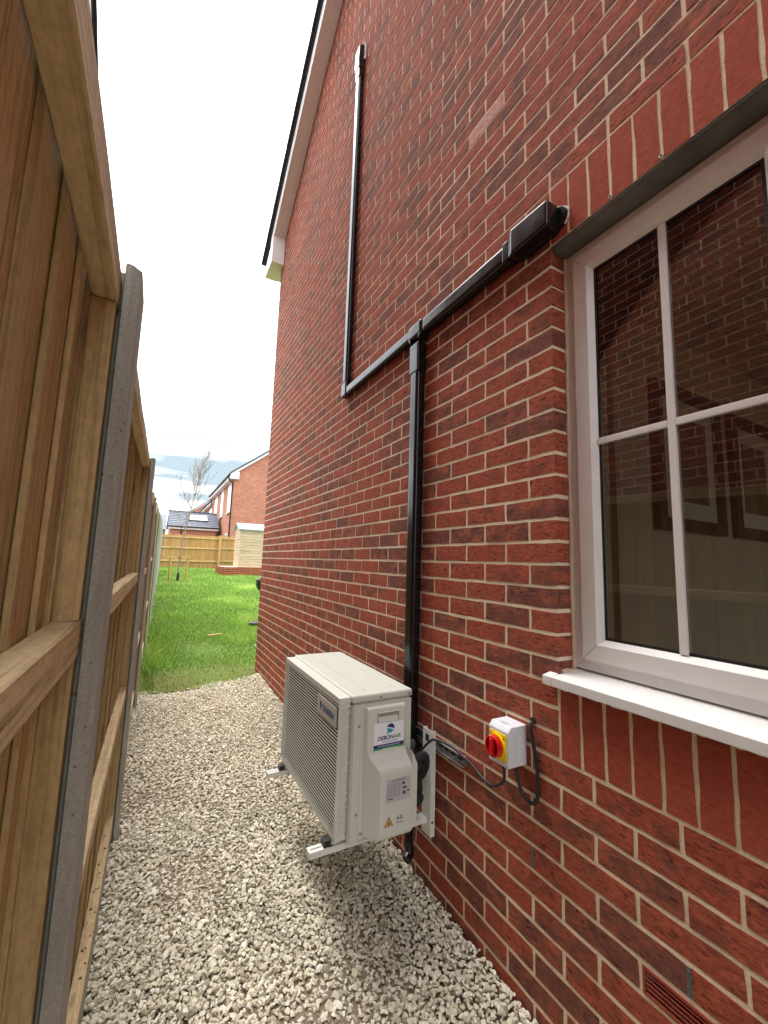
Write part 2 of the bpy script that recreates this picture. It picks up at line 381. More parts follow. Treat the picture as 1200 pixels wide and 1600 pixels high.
# ------------------------------------------------------------------ ground
PROF = [(-60, -2.56), (.3, -2.545), (4.1, -2.445), (8, -2.21), (13, -1.95), (18, -1.86), (22, -1.68), (40, -1.35), (400, -1.3)]
def zg(y):
    for (a, za), (b, zb) in zip(PROF, PROF[1:]):
        if y <= b: return za+(zb-za)*(max(y, a)-a)/(b-a)
    return PROF[-1][1]
def sheet(name, mat, xs, ys, dz, kind='structure', clip=None):
    V = [(x, y, zg(y)+dz) for y in ys for x in xs]; n = len(xs)
    F = [(j*n+i, j*n+i+1, (j+1)*n+i+1, (j+1)*n+i) for j in range(len(ys)-1) for i in range(n-1)
         if not clip or clip((xs[i]+xs[i+1])/2, (ys[j]+ys[j+1])/2)]
    mb = MB(); mb.add(V, F); ob = mb.build(name, mat); ob['kind'] = kind; return ob
sheet('ground', M_soil, [-400, -60, -10, -2, 0, 4, 12, 60, 400], [-300, -60, -10, .3, 4.1, 8, 13, 18, 22, 40, 120, 400], -.06)
def lawn_edge(x): return 3.86+.16*max(0, min(1, (x+1.16)/1.12))**2+.03*math.sin(x*9)
sheet('gravel_path', M_bed, [-1.30, -.9, -.5, 0], [-3, -1.5, 0, .3, 1.2, 2.4, 3.2, 4.1], -.018)
ys_l = [3.82]+list(np.linspace(4.0, 22.6, 30))
sheet('lawn', M_turf, list(np.linspace(-1.25, 9, 22)), ys_l, -.006)
# ------------------------------------------------------------------ brick house
H = thing('brick_house', (0, 0, -2.56), 'red brick house wall with white window filling the right side', 'house')
YC, YR = 4.27, -3.75                     # far corner, near corner of the gable wall
SL = .71
def vz(y): return 2.93+(YC-y)*SL if y > .26 else 2.93+(y-YR)*SL     # underside of the verge
OPEN = (-.675, 0.0, -1.5, 0.0)           # window opening y0,y1,z0,z1
def course_bricks(ylo, yhi, phase):
    """brick spans (y0,y1) of one course between ylo and yhi, joints at phase+.225n"""
    c = []; n0 = math.floor((ylo-phase)/.225); y = phase+n0*.225
    while y < yhi-.001:
        a, b = max(y+.0055, ylo), min(y+.2195, yhi)
        if a-ylo < .006: a = ylo
        if yhi-b < .006: b = yhi
        if b-a > .03: c.append((a, b))
        y += .225
    return c
spans = []                               # (y0,y1,z0,z1)
for k in range(-80, 36):
    z1 = -.075*k-.006; z0 = -.075*(k+1)+.006; ph = 0 if k % 2 == 0 else .1125
    # segments left free by the opening and its soldier courses
    if -3 <= k < 0 or 20 <= k < 23: segs = [(YR, -.675-.01), (.005, YC)]
    elif 0 <= k < 20: segs = [(YR, -.675), (0.0, YC)]
    else: segs = [(YR, YC)]
    for lo, hi in segs:
        for a, b in course_bricks(lo, hi, ph):
            if z0 < vz((a+b)/2)+.06 and z1 < vz((a+b)/2)+.16: spans.append((a, b, z0, z1))
AIRB = (-.448, -.233, -2.17, -2.105)     # air brick takes one place
def is_air(s): return s[2] < -2.1375 < s[3] and abs((s[0]+s[1])/2-(AIRB[0]+AIRB[1])/2) < .06
air_span = [s for s in spans if is_air(s)]
spans = [s for s in spans if not is_air(s)]
def screen_area(s):
    c = Vector((0, (s[0]+s[1])/2, (s[2]+s[3])/2)); d = c-Vector(CAMPOS); z = d.dot(F3)
    if z < .2: return 0
    x, y = 600+FPX*d.dot(R3)/z, 800-FPX*d.dot(U3)/z
    if not (-40 < x < 1260 and -40 < y < 1640): return 0
    if s[3] < zg(c.y): return 0
    if 380 < x < 640 and 1040 < y < 1300 and c.y > .9: return 0
    return (s[1]-s[0])*(s[3]-s[2])*abs(d.x)/d.length/z**2
spans.sort(key=screen_area, reverse=True)
def tone_of():
    r = rnd.random(); return r*.55 if r < .62 else .55+rnd.random()*.45
def brick_mesh(name, L_, Hh, seed, mat, ny=5, nz=2, depth=.1025, amp=.0009):
    """stretcher centred on its face: x=0 face, front towards -x, uneven edges"""
    r = random.Random(seed); V = []; F = []
    ys = [-L_/2+L_*i/ny for i in range(ny+1)]; zs = [-Hh/2+Hh*j/nz for j in range(nz+1)]
    for j in range(nz+1):
        for i in range(ny+1):
            ed = (i in (0, ny))+(j in (0, nz)); x = r.uniform(-amp, amp)*(ed == 0)+(ed > 0)*r.uniform(.0001, .0009)
            jy = r.uniform(-.0012, .0012) if i not in (0, ny) else r.uniform(-.0016, .0016)
            V.append((x, ys[i]+jy, zs[j]+r.uniform(-.0014, .0014)))
    n = ny+1
    for j in range(nz):
        for i in range(ny): F.append((j*n+i, (j+1)*n+i, (j+1)*n+i+1, j*n+i+1))
    loop = [i for i in range(n)]+[j*n+ny for j in range(1, nz+1)]+[nz*n+i for i in range(ny-1, -1, -1)]+[j*n for j in range(nz-1, 0, -1)]
    b = len(V)
    for i in loop: V.append((depth, V[i][1], V[i][2]))
    m_ = len(loop)
    for q in range(m_): F.append((loop[q], loop[(q+1) % m_], b+(q+1) % m_, b+q))
    me = bpy.data.meshes.new(name); me.from_pydata(V, [], F); me.materials.append(mat)
    bm = bmesh.new(); bm.from_mesh(me); bmesh.ops.recalc_face_normals(bm, faces=bm.faces); 
    f0 = bm.faces[:] if False else None
    bm.to_mesh(me); bm.free()
    if me.polygons[0].normal.x > 0: me.flip_normals()
    me.polygons.foreach_set('use_smooth', [True]*len(me.polygons)); me.set_sharp_from_angle(angle=math.radians(40))
    return me
pools = {}
def brick_obj(name, s, parent, mat, tone, vert=False):
    L_, Hh = s[1]-s[0], s[3]-s[2]; key = (name, round(L_, 3), round(Hh, 3))
    pool = pools.setdefault(key, [])
    if len(pool) < 6: pool.append(brick_mesh(name, L_, Hh, hash(key[1:]) % 1000+len(pool), mat, *( (2, 5) if vert else (5, 2) if L_ > .15 else (3, 2)))); me = pool[-1]
    else: me = rnd.choice(pool)
    o = bpy.data.objects.new(name, me); COL.objects.link(o); o.parent = parent
    pw = parent_world(parent); o.location = (rnd.uniform(-.0008, .0004)-pw.x, (s[0]+s[1])/2-pw.y, (s[2]+s[3])/2+ZS-pw.z)
    o.rotation_euler = (rnd.uniform(-.006, .006), 0, rnd.uniform(-.003, .003)) if not vert else (rnd.uniform(-.01, .01), 0, 0)
    o['tone'] = tone; return o
lime = [s for s in spans if s[0] < .31 < s[1] and s[2] < .845 < s[3]]
for s in lime: brick_obj('limed_brick', s, H, M_limed, .2)['label'] = 'brick with a pale lime bloom'
spans = [s for s in spans if s not in lime]
for s in spans[:300]: brick_obj('brick', s, H, M_brick, tone_of())
def bulk_bricks(name, sp, parent, mat, x0, sgn, depth=.1025):
    """far bricks: chamfered boxes joined into one mesh, still real geometry"""
    V = []; F = []; T = []
    for (a, b, z0, z1) in sp:
        j = [rnd.uniform(-.0016, .0016) for _ in range(8)]; ch = .0012; dx = -sgn*rnd.uniform(0, .0009); k = len(V)
        A, B, C_, D = (a+j[0], z0+j[1]), (b+j[2], z0+j[3]), (b+j[4], z1+j[5]), (a+j[6], z1+j[7])
        V += [(x0+dx, A[0]+ch, A[1]+ch), (x0+dx, B[0]-ch, B[1]+ch), (x0+dx, C_[0]-ch, C_[1]-ch), (x0+dx, D[0]+ch, D[1]-ch)]
        V += [(x0+sgn*.0004, *q) for q in (A, B, C_, D)]; V += [(x0+sgn*depth, *q) for q in (A, B, C_, D)]
        F += [k, k+3, k+2, k+1]
        for q in range(4):
            n = (q+1) % 4; F += [k+q, k+n, k+4+n, k+4+q]; F += [k+4+q, k+4+n, k+8+n, k+8+q]
        T += [tone_of()]*12
    F = np.array(F)
    if sgn < 0: F = F.reshape(-1, 4)[:, ::-1].ravel()
    o = np_mesh(name, V, F, 4, mat, T, parent); o['kind'] = 'stuff'; return o
bulk_bricks('brickwork', spans[300:], H, M_brick, 0, 1)
# soldier courses over the lintel and under the sill
for zlo, zhi in ((.005, .22), (-1.72, -1.505)):
    for i in range(9): brick_obj('soldier_brick', (-.675+.075*i+.005, -.675+.075*i+.07, zlo, zhi), H, M_soldier, rnd.random()*.6, True)
# mortar: solid bed 4 mm behind the brick faces
mb = MB()
e = .0025
mb.prism([(e, -2.75), (YC-.006, -2.75), (YC-.006, vz(YC)), (.26, vz(.27)), (e, vz(e))], 'x', .0015, .098)
mb.prism([(-.675-e, .003), (e, .003), (e, vz(e)+.0), (-.675-e, vz(-.68))], 'x', .0015, .098)
qa, qb, qc, qd = air_span[0]                # hollow left free for the air brick
for y0, y1, z0, z1 in ((-.675-e, qa, -2.75, -1.502), (qb, e, -2.75, -1.502), (qa, qb, -2.75, qc), (qa, qb, qd, -1.502)): mb.box(.0015, .098, y0, y1, z0, z1)
mb.prism([(YR, -2.75), (-.675-e, -2.75), (-.675-e, vz(-.68)), (YR, vz(YR))], 'x', .0016, .098)
mb.build('mortar', M_mortar, H, smooth=False)
# rear leaf of the cavity wall (blocks light), opening left free
mb = MB()
for a, b, z0, z1 in ((OPEN[1]+.006, YC, -2.7, 2.9), (YR, OPEN[0]-.006, -2.7, 2.9), (OPEN[0]-.006, OPEN[1]+.006, .03, 2.9), (OPEN[0]-.006, OPEN[1]+.006, -2.7, -1.53)):
    mb.box(.106, .3, a, b, z0, z1)
mb.prism([(YR, 2.9), (YC, 2.9), (.26, 5.7)], 'x', .106, .3)
mb.box(.3, 7, YC-.3, YC-.02, -2.7, 2.9); mb.box(.3, 1.0, YR+.02, YR+.3, -2.7, 2.9); mb.box(3.4, 7, YR+.02, YR+.3, -2.7, 2.9); mb.box(1.0, 3.4, YR+.02, YR+.3, -2.7, -1.7); mb.box(1.0, 3.4, YR+.02, YR+.3, 0, 2.9); mb.box(6.8, 7, YR+.3, YC-.3, -2.7, 2.9)  # front wall keeps an unseen opening, added to let sky light into the room
mb.build('inner_leaf', M_wallin, H, smooth=False)
# brick skin of the garden side of the house, plain course bricks
# lintel, weep vents, air brick
mb = MB(); mb.box(.004, .1, -.69, .015, -.0065, .0025); mb.prism([(.030, -.020), (.1, -.020), (.1, -.0065), (.012, -.0065)], 'y', -.674, -.001); mb.build('lintel', M_lintel, H)
for y in (-.225, -.375):
    mb = MB(); mb.cyl((y, .014), 'x', .006, -.004, .02, 12); wv = mb.build('weep_vent', M_white, H)
    MB().cyl((y, .014), 'x', .0035, -.0048, -.0036, 10).build('vent_mouth', M_dark, wv)
for s_ in ((.1125, -2.0625), (-.3375, -2.0625)):
    mb = MB(); y, z = s_; mb.box(-.0005, .02, y-.0045, y+.0045, z-.031, z+.031)
    for i in range(7): mb.box(-.002, 0, y-.004, y+.004, z-.028+i*.008, z-.0245+i*.008)
    mb.build('weep_vent', plain('grey_vent_plastic', lin(96, 96, 98), .5), H)
if air_span:
    a, b, z0, z1 = air_span[0]
    ab = MB(); ab.box(-.001, .006, a, b, z0, z0+.007); ab.box(-.001, .006, a, b, z1-.007, z1); ab.box(-.001, .006, a, a+.006, z0+.007, z1-.007); ab.box(-.001, .006, b-.006, b, z0+.007, z1-.007)
    rim = ab
    ab = MB().box(.045, .1, a+.001, b-.001, z0+.001, z1-.001).build('air_brick', plain('air_brick_hollow_shade', lin(38, 14, 12), .9), H)  # near-black colour puts the shade into the air brick's openings
    rim.build('rim', M_terra, ab)
    for i in range(1, 5): box('louvre', M_terra, ab, -.0005, .0036, a+.0065, b-.0065, z0+.007+i*.0105-.0014, z0+.007+i*.0105+.0012)
    for i in range(1, 4): box('bar', M_terra, ab, .004, .0100, a+i*(b-a)/4-.0014, a+i*(b-a)/4+.0014, z0+.0072, z1-.0072)
# verge: soffit, bargeboard, tiles
def slope_prism(mb, x0, x1, y0, y1, d0, d1):
    """slab between offsets d0,d1 above the verge line, from y0 to y1 (y0>y1), far slope only"""
    mb.prism([(y0, vz(y0)+d0), (y1, vz(y1)+d0), (y1, vz(y1)+d1), (y0, vz(y0)+d1)], 'x', x0, x1)
def near_slope(mb, x0, x1, y0, y1, d0, d1):
    mb.prism([(y0, vz(y0)+d0), (y1, vz(y1)+d0), (y1, vz(y1)+d1), (y0, vz(y0)+d1)], 'x', x0, x1)
mb = MB(); slope_prism(mb, -.135, -.001, YC, .262, 0, .03); near_slope(mb, -.135, -.001, .258, YR, 0, .03); mb.build('soffit', M_upvc, H, smooth=False)
mb = MB(); slope_prism(mb, -.152, -.136, YC+.02, .262, -.012, .17); near_slope(mb, -.152, -.136, .258, YR, -.012, .17); mb.build('bargeboard', M_upvc, H, smooth=False)
mb = MB(); mb.prism([(YC-.14, 2.66), (YC+.24, 2.66), (YC+.24, 2.80), (YC-.14, vz(YC-.14)-.001)], 'x', -.158, -.0015); mb.build('eaves_box', M_upvc, H, bevel=.003)
mb = MB(); mb.box(.0, 7, YC+.012, YC+.22, 2.67, 2.69); mb.box(.0, 7, YC+.22, YC+.24, 2.67, 2.82); mb.build('eaves_soffit', M_upvc, H)
mb = MB(); slope_prism(mb, -.17, 7, YC+.30, .262, .172, .20); near_slope(mb, -.17, 7, .258, YR-.3, .172, .20); mb.build('roof', M_tile, H, smooth=False)
ty = YC+.34; L_t = .30
while ty > .5:
    mb = MB(); y1 = ty-L_t*.95
    mb.prism([(ty, vz(ty)+.215), (y1, vz(y1)+.203), (y1, vz(y1)+.226), (ty, vz(ty)+.245)], 'x', -.20, .22); mb.build('verge_tile', M_tile, H, bevel=.003)
    ty -= .27
# pale lime mark on one brick, high up
# ------------------------------------------------------------------ window
WX = .075                                 # face of the outer frame
wy0, wy1, wz0, wz1 = -.669, -.006, -1.452, -.021
def mitre_frame(mb, x0, x1, a, b, z0, z1, t):
    for poly in ([(a, z0), (b, z0), (b-t, z0+t), (a+t, z0+t)], [(a, z1), (b, z1), (b-t, z1-t), (a+t, z1-t)],
                 [(a, z0), (a+t, z0+t), (a+t, z1-t), (a, z1)], [(b, z0), (b-t, z0+t), (b-t, z1-t), (b, z1)]):
        mb.prism(poly, 'x', x0, x1)
mb = MB(); mitre_frame(mb, WX, WX+.07, wy0, wy1, wz0, wz1, .046)
win = mb.build('window', M_upvc, H, bevel=.003)
win['label'] = 'white framed casement window with one upright and one cross glazing bar'
sy0, sy1, sz0, sz1 = wy0+.040, wy1-.034, wz0+.034, wz1-.034
mb = MB(); mitre_frame(mb, WX-.014, WX+.05, sy0, sy1, sz0, sz1, .052); sash = mb.build('sash', M_upvc, win, bevel=.004)
gy0, gy1, gz0, gz1 = sy0+.052, sy1-.052, sz0+.052, sz1-.052
# glazing bead, slopes inwards
mb = MB(); t = .014
for P4 in ([(gy0-.002, gz0-.002), (gy1+.002, gz0-.002), (gy1-t, gz0+t), (gy0+t, gz0+t)], [(gy0-.002, gz1+.002), (gy1+.002, gz1+.002), (gy1-t, gz1-t), (gy0+t, gz1-t)],
           [(gy0-.002, gz0-.002), (gy0+t, gz0+t), (gy0+t, gz1-t), (gy0-.002, gz1+.002)], [(gy1+.002, gz0-.002), (gy1-t, gz0+t), (gy1-t, gz1-t), (gy1+.002, gz1+.002)]):
    vs8 = [(WX-.0145 if i < 2 else WX+.004, P4[i][0], P4[i][1]) if True else 0 for i in range(4)]
    mb.add([(WX-.0135, *P4[0]), (WX-.0135, *P4[1]), (WX+.006, *P4[2]), (WX+.006, *P4[3])] if P4[0][1] == P4[1][1] else
           [(WX-.0135, *P4[0]), (WX+.006, *P4[1]), (WX+.006, *P4[2]), (WX-.0135, *P4[3])], [(0, 1, 2, 3)])
mb.build('bead', M_upvc, win, smooth=False)
mb = MB(); t2 = .008
for a, b, c_, d in ((gy0+t-.002, gy0+t+t2, gz0, gz1), (gy1-t-t2, gy1-t+.002, gz0, gz1), (gy0+t+t2, gy1-t-t2, gz0, gz0+t+t2), (gy0+t+t2, gy1-t-t2, gz1-t-t2, gz1)): mb.box(WX+.0062, WX+.008, a, b, c_, d)
mb.build('gasket', M_blackm, win)
cyv, czh = -.3255, -.728
for (a, b) in ((gy0, cyv-.008), (cyv+.008, gy1)):
    for (c_, d) in ((gz0, czh-.008), (czh+.008, gz1)):
        box('pane', M_glass, win, WX+.0100, WX+.0105, a, b, c_, d, smooth=False)
mb = MB(); mb.box(WX+.0108, WX+.0185, cyv-.0105, cyv+.0105, gz0, gz1); mb.box(WX-.0, WX+.0098, cyv-.0105, cyv+.0105, gz0+t, gz1-t); mb.build('glazing_bar', M_upvc, win, bevel=.003)
mb = MB(); mb.box(WX-.0005, WX+.0098, gy0+t, cyv-.0108, czh-.0105, czh+.0105); mb.box(WX-.0005, WX+.0098, cyv+.0108, gy1-t, czh-.0105, czh+.0105); mb.build('glazing_bar', M_upvc, win, bevel=.003)
# sill and sealant
mb = MB(); mb.prism([(-.038, -1.502), (-.038, -1.474), (WX+.01, -1.456), (WX+.01, -1.480), (.006, -1.484), (.006, -1.4995)], 'y', -.715, -.0015)
mb.prism([(-.038, -1.502), (-.038, -1.474), (-.0012, -1.4665), (-.0012, -1.502)], 'y', -.0012, .032)
mb.build('sill', M_upvc, H, bevel=.003)
mb = MB(); pts = [(WX-.004+rnd.uniform(-.002, .002), -.003, z) for z in np.linspace(-1.455, -.024, 40)]
mb.tube(pts, [.007+rnd.uniform(-.0015, .002) for _ in pts], 8); mb.tube([(.01+.01*i, -.004, -1.462+rnd.uniform(-.001, .001)) for i in range(7)], [.006+rnd.uniform(0, .004) for _ in range(7)], 7)
mb.build('sealant', M_sealc, H)
mb = MB(); pts = [(-.012+rnd.uniform(-.003, .003), y, -1.5035+rnd.uniform(-.002, .001)) for y in np.linspace(.02, -.66, 40)]
mb.tube(pts, [.0045+rnd.random()*.004*(rnd.random() < .4) for _ in pts], 6); mb.build('sealant', M_seal, H)

# room behind the glass: lit through an unseen opening added in the house front
box('room_floor', M_roomf, None, .3, 4.2, -3.45, .4, -2.42, -2.40)['kind'] = 'structure'
box('room_ceiling', M_wallin, None, .302, 4.2, -3.45, .4, .22, .25)['kind'] = 'structure'
room = MB(); room.box(4.0, 4.1, -3.45, .4, -2.4, .22); room.box(.302, 4.0, .30, .40, -2.4, .22); room.build('room_wall', M_wallin)['kind'] = 'structure'
for (x0, x1, z0, z1, lab) in ((1.12, 1.83, -.92, -.10, 'framed picture on room wall, behind the cross of the glazing bars'), (1.97, 2.62, -.92, -.13, 'framed picture on room wall, behind the right edge of the window')):
    pf = thing('picture', ((x0+x1)/2, .3, z0), lab, 'picture')
    mb = MB()
    for a, b, c_, d in ((x0, x0+.07, z0, z1), (x1-.07, x1, z0, z1), (x0+.07, x1-.07, z0, z0+.07), (x0+.07, x1-.07, z1-.07, z1)): mb.box(a, b, .262, .299, c_, d)
    mb.build('frame', M_picf, pf, bevel=.004)
    box('mount', M_mount, pf, x0+.07, x1-.07, .285, .297, z0+.07, z1-.07); box('print', M_pic, pf, x0+.16, x1-.16, .281, .2845, z0+.17, z1-.17)
cur = MB(); P = [(.36+.014*math.sin(i*1.35), .02+i*.012) for i in range(18)]
for q, od in ((0, (0, 1, 2, 3)), (.004, (3, 2, 1, 0))):
    for i in range(17): cur.add([(P[i][0]+q, P[i][1], -2.3), (P[i+1][0]+q, P[i+1][1], -2.3), (P[i+1][0]+q, P[i+1][1], .1), (P[i][0]+q, P[i][1], .1)], [od])
tag(cur.build('curtain', M_wallin), 'pale curtain hanging behind the left edge of the window glass', 'curtain')
FXo, FYo, FZo, FRo = .20, -.297, -.075, .257
shd = thing('fan_ornament', (FXo, FYo, FZo-FRo), 'pale fan of radiating pleats hanging inside the upper window panes', 'ornament')
for i in range(34):
    a = math.radians(182+i*160/33); ca, sa = math.cos(a), math.sin(a); r0, r1 = .012, FRo; wd0, wd1 = .0009, .0052
    fl_ = .007 if i % 2 else 0
    c0 = Vector((FXo, FYo+ca*r0, FZo+sa*r0)); c1 = Vector((FXo, FYo+ca*r1, FZo+sa*r1)); tv = Vector((0, -sa, ca)); ox = Vector((.012, 0, 0)); th_ = Vector((.0012, 0, 0))
    mb = MB(); vv = [c0-tv*wd0, c0+tv*wd0, c1+tv*wd1+ox, c1-tv*wd1]; vv += [v+th_ for v in vv]
    mb.add(vv, [(0, 3, 2, 1), (4, 5, 6, 7), (0, 1, 5, 4), (1, 2, 6, 5), (2, 3, 7, 6), (3, 0, 4, 7)]); mb.build('pleat', M_shade, shd, smooth=False)
MB().tube([(FXo, FYo, FZo), (FXo, FYo, .028)], .002, 6).build('cord', M_shade, shd)

# ------------------------------------------------------------------ neighbour house beyond the fence
N = thing('brick_house', (-2.08, 0, -2.56), 'neighbouring brick house behind the timber fence, roof edge showing at top left', 'house')
NC = 3.60
def nvz(y): return 2.93+(NC-y)*SL if y > -.4 else 2.93+(y+4.4)*SL
sp = []
for k in range(-74, 36):
    z1 = -.075*k-.005; z0 = -.075*(k+1)+.005; ph = .03 if k % 2 == 0 else .1425
    for a, b in course_bricks(-4.4, NC, ph):
        if z1 < nvz((a+b)/2)+.1: sp.append((a, b, z0, z1))
bulk_bricks('brickwork', sp, N, M_brick, -2.08, -1)
mb = MB(); mb.prism([(-4.4, -2.75), (NC-.005, -2.75), (NC-.005, nvz(NC)), (-.4, nvz(-.39)), (-4.4, nvz(-4.4))], 'x', -2.18, -2.0808); mb.build('mortar', M_mortar, N, smooth=False)
mb = MB(); mb.box(-9, -2.19, -4.4, NC, -2.7, 2.9); mb.prism([(-4.4, 2.9), (NC, 2.9), (-.4, 5.7)], 'x', -2.4, -2.19); mb.build('inner_leaf', M_wallin, N, smooth=False)
for nm, x0, x1, d0, d1, mt in (('soffit', -2.079, -2.045, 0, .03, M_upvc), ('bargeboard', -2.044, -2.03, -.012, .17, M_upvc), ('roof', -9, -2.02, .172, .2, M_tile)):
    mb = MB()
    for y0, y1 in ((NC+.02, -.398), (-.402, -4.4)): mb.prism([(y0, nvz(y0)+d0), (y1, nvz(y1)+d0), (y1, nvz(y1)+d1), (y0, nvz(y0)+d1)], 'x', x0, x1)
    mb.build(nm, mt, N, smooth=False)
ty = NC+.34
while ty > .6:
    mb = MB(); y1 = ty-.285
    mb.prism([(ty, nvz(ty)+.215), (y1, nvz(y1)+.203), (y1, nvz(y1)+.226), (ty, nvz(ty)+.245)], 'x', -2.4, -1.995); mb.build('verge_tile', M_tile, N, bevel=.003)
    ty -= .27

# ------------------------------------------------------------------ side fence: slotted concrete posts, lift-out panels
POST_Y = [-1.97-.11, -.24]+[1.605+1.84*i for i in range(11)]       # near face of each post, 0.11 long
def fx(y):                                                          # alley face of the posts
    if y < 3.5: return -1.200+.0062*max(0, y+.2)
    return -1.200+.0062*3.7+.0148*(y-3.5)
def ptop(i, y): return {0: -.80, 1: -.708, 2: -.615}.get(i, zg(y)+1.86)
names_p = ['concrete slotted fence post behind the camera-side panel', 'nearest tall concrete fence post, its pitted face filling the left edge', 'second concrete fence post along the gravel, chamfered and brownish',
           'third concrete fence post, standing where gravel meets lawn']
posts = []
for i, y in enumerate(POST_Y):
    x = fx(y); top = ptop(i, y); bot = zg(y)-.08; yl = .11
    # H section: slots on the two panel sides
    poly = [(x-.012, y), (x, y+.012), (x, y+yl-.012), (x-.012, y+yl), (x-.021, y+yl), (x-.024, y+yl-.028), (x-.076, y+yl-.028), (x-.079, y+yl), (x-.088, y+yl), (x-.1, y+yl-.012),
            (x-.1, y+.012), (x-.088, y), (x-.079, y), (x-.076, y+.028), (x-.024, y+.028), (x-.021, y)]
    mb = MB(); mb.prism(poly, 'z', bot, top); ob = mb.build('concrete_post', M_conc, None, bevel=.0025)
    lab = names_p[i] if i < 4 else '%s concrete fence post along the lawn, counted from the gravel edge' % ['first', 'second', 'third', 'fourth', 'fifth', 'sixth', 'seventh', 'eighth', 'ninth', 'tenth'][i-4]
    tag(ob, lab, 'fence post', 'concrete posts of the side fence'); posts.append((y, x, top))
def make_panel(i, lab, detail=True):
    (ya, xa, ta), (yb, xb, tb) = posts[i], posts[i+1]
    y0, y1 = ya+.11-.024, yb+.024; top = [-.727, -.625][i] if i < 2 else min(ta, tb)-.02 if i == 2 else tb-.03
    gb_top = max(zg(y0), zg(y1))+.10; bot = gb_top+.004
    X = lambda y: xa+(xb-xa)*(y-ya)/(yb-ya)
    tsl = .085 if i == 1 else 0
    tf = lambda q: -tsl*(1-(q-y0)/(y1-y0))
    xr = -.0255                     # rail face behind the post face
    gb = MB(); gx0, gx1 = X(y0), X(y1)
    gb.add([(gx0-.026, y0, gb_top), (gx1-.026, y1, gb_top), (gx1-.072, y1, gb_top), (gx0-.072, y0, gb_top), (gx0-.026, y0, zg(y0)-.15), (gx1-.026, y1, zg(y1)-.15), (gx1-.072, y1, zg(y1)-.15), (gx0-.072, y0, zg(y0)-.15)],
           [(0, 1, 2, 3), (4, 7, 6, 5), (0, 4, 5, 1), (1, 5, 6, 2), (2, 6, 7, 3), (3, 7, 4, 0)])
    tag(gb.build('gravel_board', M_conc, None, bevel=.003), 'concrete strip under the '+lab.split(',')[0], 'gravel board', 'gravel boards of the side fence')
    P = thing('fence_panel', (X(y0), y0, bot), lab, 'fence panel', 'timber panels of the side fence')
    rails = [(top-.048, top), (-1.275, -1.228), (-1.842, -1.795)] if i < 2 else [(top-.048, top), (top-.66, top-.613), (top-1.22, top-1.173)]
    rails.append((bot, bot+.045))
    for (z0, z1) in rails:
        mb = MB(); n = 8 if detail else 2; vs_ = []
        for q in range(n+1):
            yy = y0+(y1-y0)*q/n; w = rnd.uniform(-.0012, .0012) if 0 < q < n else 0
            xx = X(yy)+xr+w; w += tf(yy) if z1 == top else 0; vs_ += [(xx, yy, z0+w), (xx, yy, z1+w), (xx-.031, yy, z1+w+.002), (xx-.031, yy, z0+w)]
        fs = [(4*q+a, 4*q+(a+1) % 4, 4*q+4+(a+1) % 4, 4*q+4+a) for q in range(n) for a in range(4)]+[(0, 3, 2, 1), (4*n, 4*n+1, 4*n+2, 4*n+3)]
        mb.add(vs_, fs); mb.build('rail', M_rail, P, bevel=.0015, seg=1, tone=rnd.random()*.5)
    # end stiles between rails
    rs = sorted(rails)
    for yy0, yy1 in ((y0, y0+.03), (y1-.03, y1)):
        box('end_batten', M_board, P, X(yy0)+xr-.050, X(yy0)+xr-.0322, yy0, yy1, bot, top+tf(yy0)-.002, bevel=.0015, seg=1, tone=rnd.random()*.5)
        for (a, b) in zip(rs, rs[1:]):
            mb = MB(); mb.box(X(yy0)+xr-.0320, X(yy0)+xr-.002, yy0, yy1, a[1]+.001, b[0]-.001+(tf(yy0) if b[1] == top else 0)); mb.build('end_batten', M_board, P, bevel=.002, tone=rnd.random()*.5)
    # feather-edged boards: thin edge laps in front of the next one's thick edge
    y = y0+.0305; pitch = .102
    while y < y1-.05:
        wdt = .128+rnd.uniform(-.004, .003); ye = min(y+wdt, y1-.0305); a = X(y)+xr-.0285; b = X(ye)+xr-.0285
        jt = rnd.uniform(-.002, .0008); zt = top+tf(y)-rnd.uniform(.0, .006)
        poly = [(a+jt, y), (b-.0095+jt, ye), (b-.0205+jt, ye), (a-.0066+jt, y)]
        mb = MB(); mb.prism(poly, 'z', bot+.003, zt-.003)
        if detail:
            pass
        mb.build('board', M_board, P, bevel=.0012, seg=1, tone=rnd.random()); y += pitch+rnd.uniform(-.006, .006)
    return P
plabs = ['nearest fence panel at the left edge, rail side towards the path', 'second fence panel, between the first two concrete posts beside the gravel', 'third fence panel, ending where the gravel meets the lawn']
for i in range(len(posts)-1):
    lab = plabs[i] if i < 3 else '%s timber fence panel along the lawn, counted from the gravel edge' % ['first', 'second', 'third', 'fourth', 'fifth', 'sixth', 'seventh', 'eighth', 'ninth', 'tenth'][i-3]
    make_panel(i, lab, i < 3)

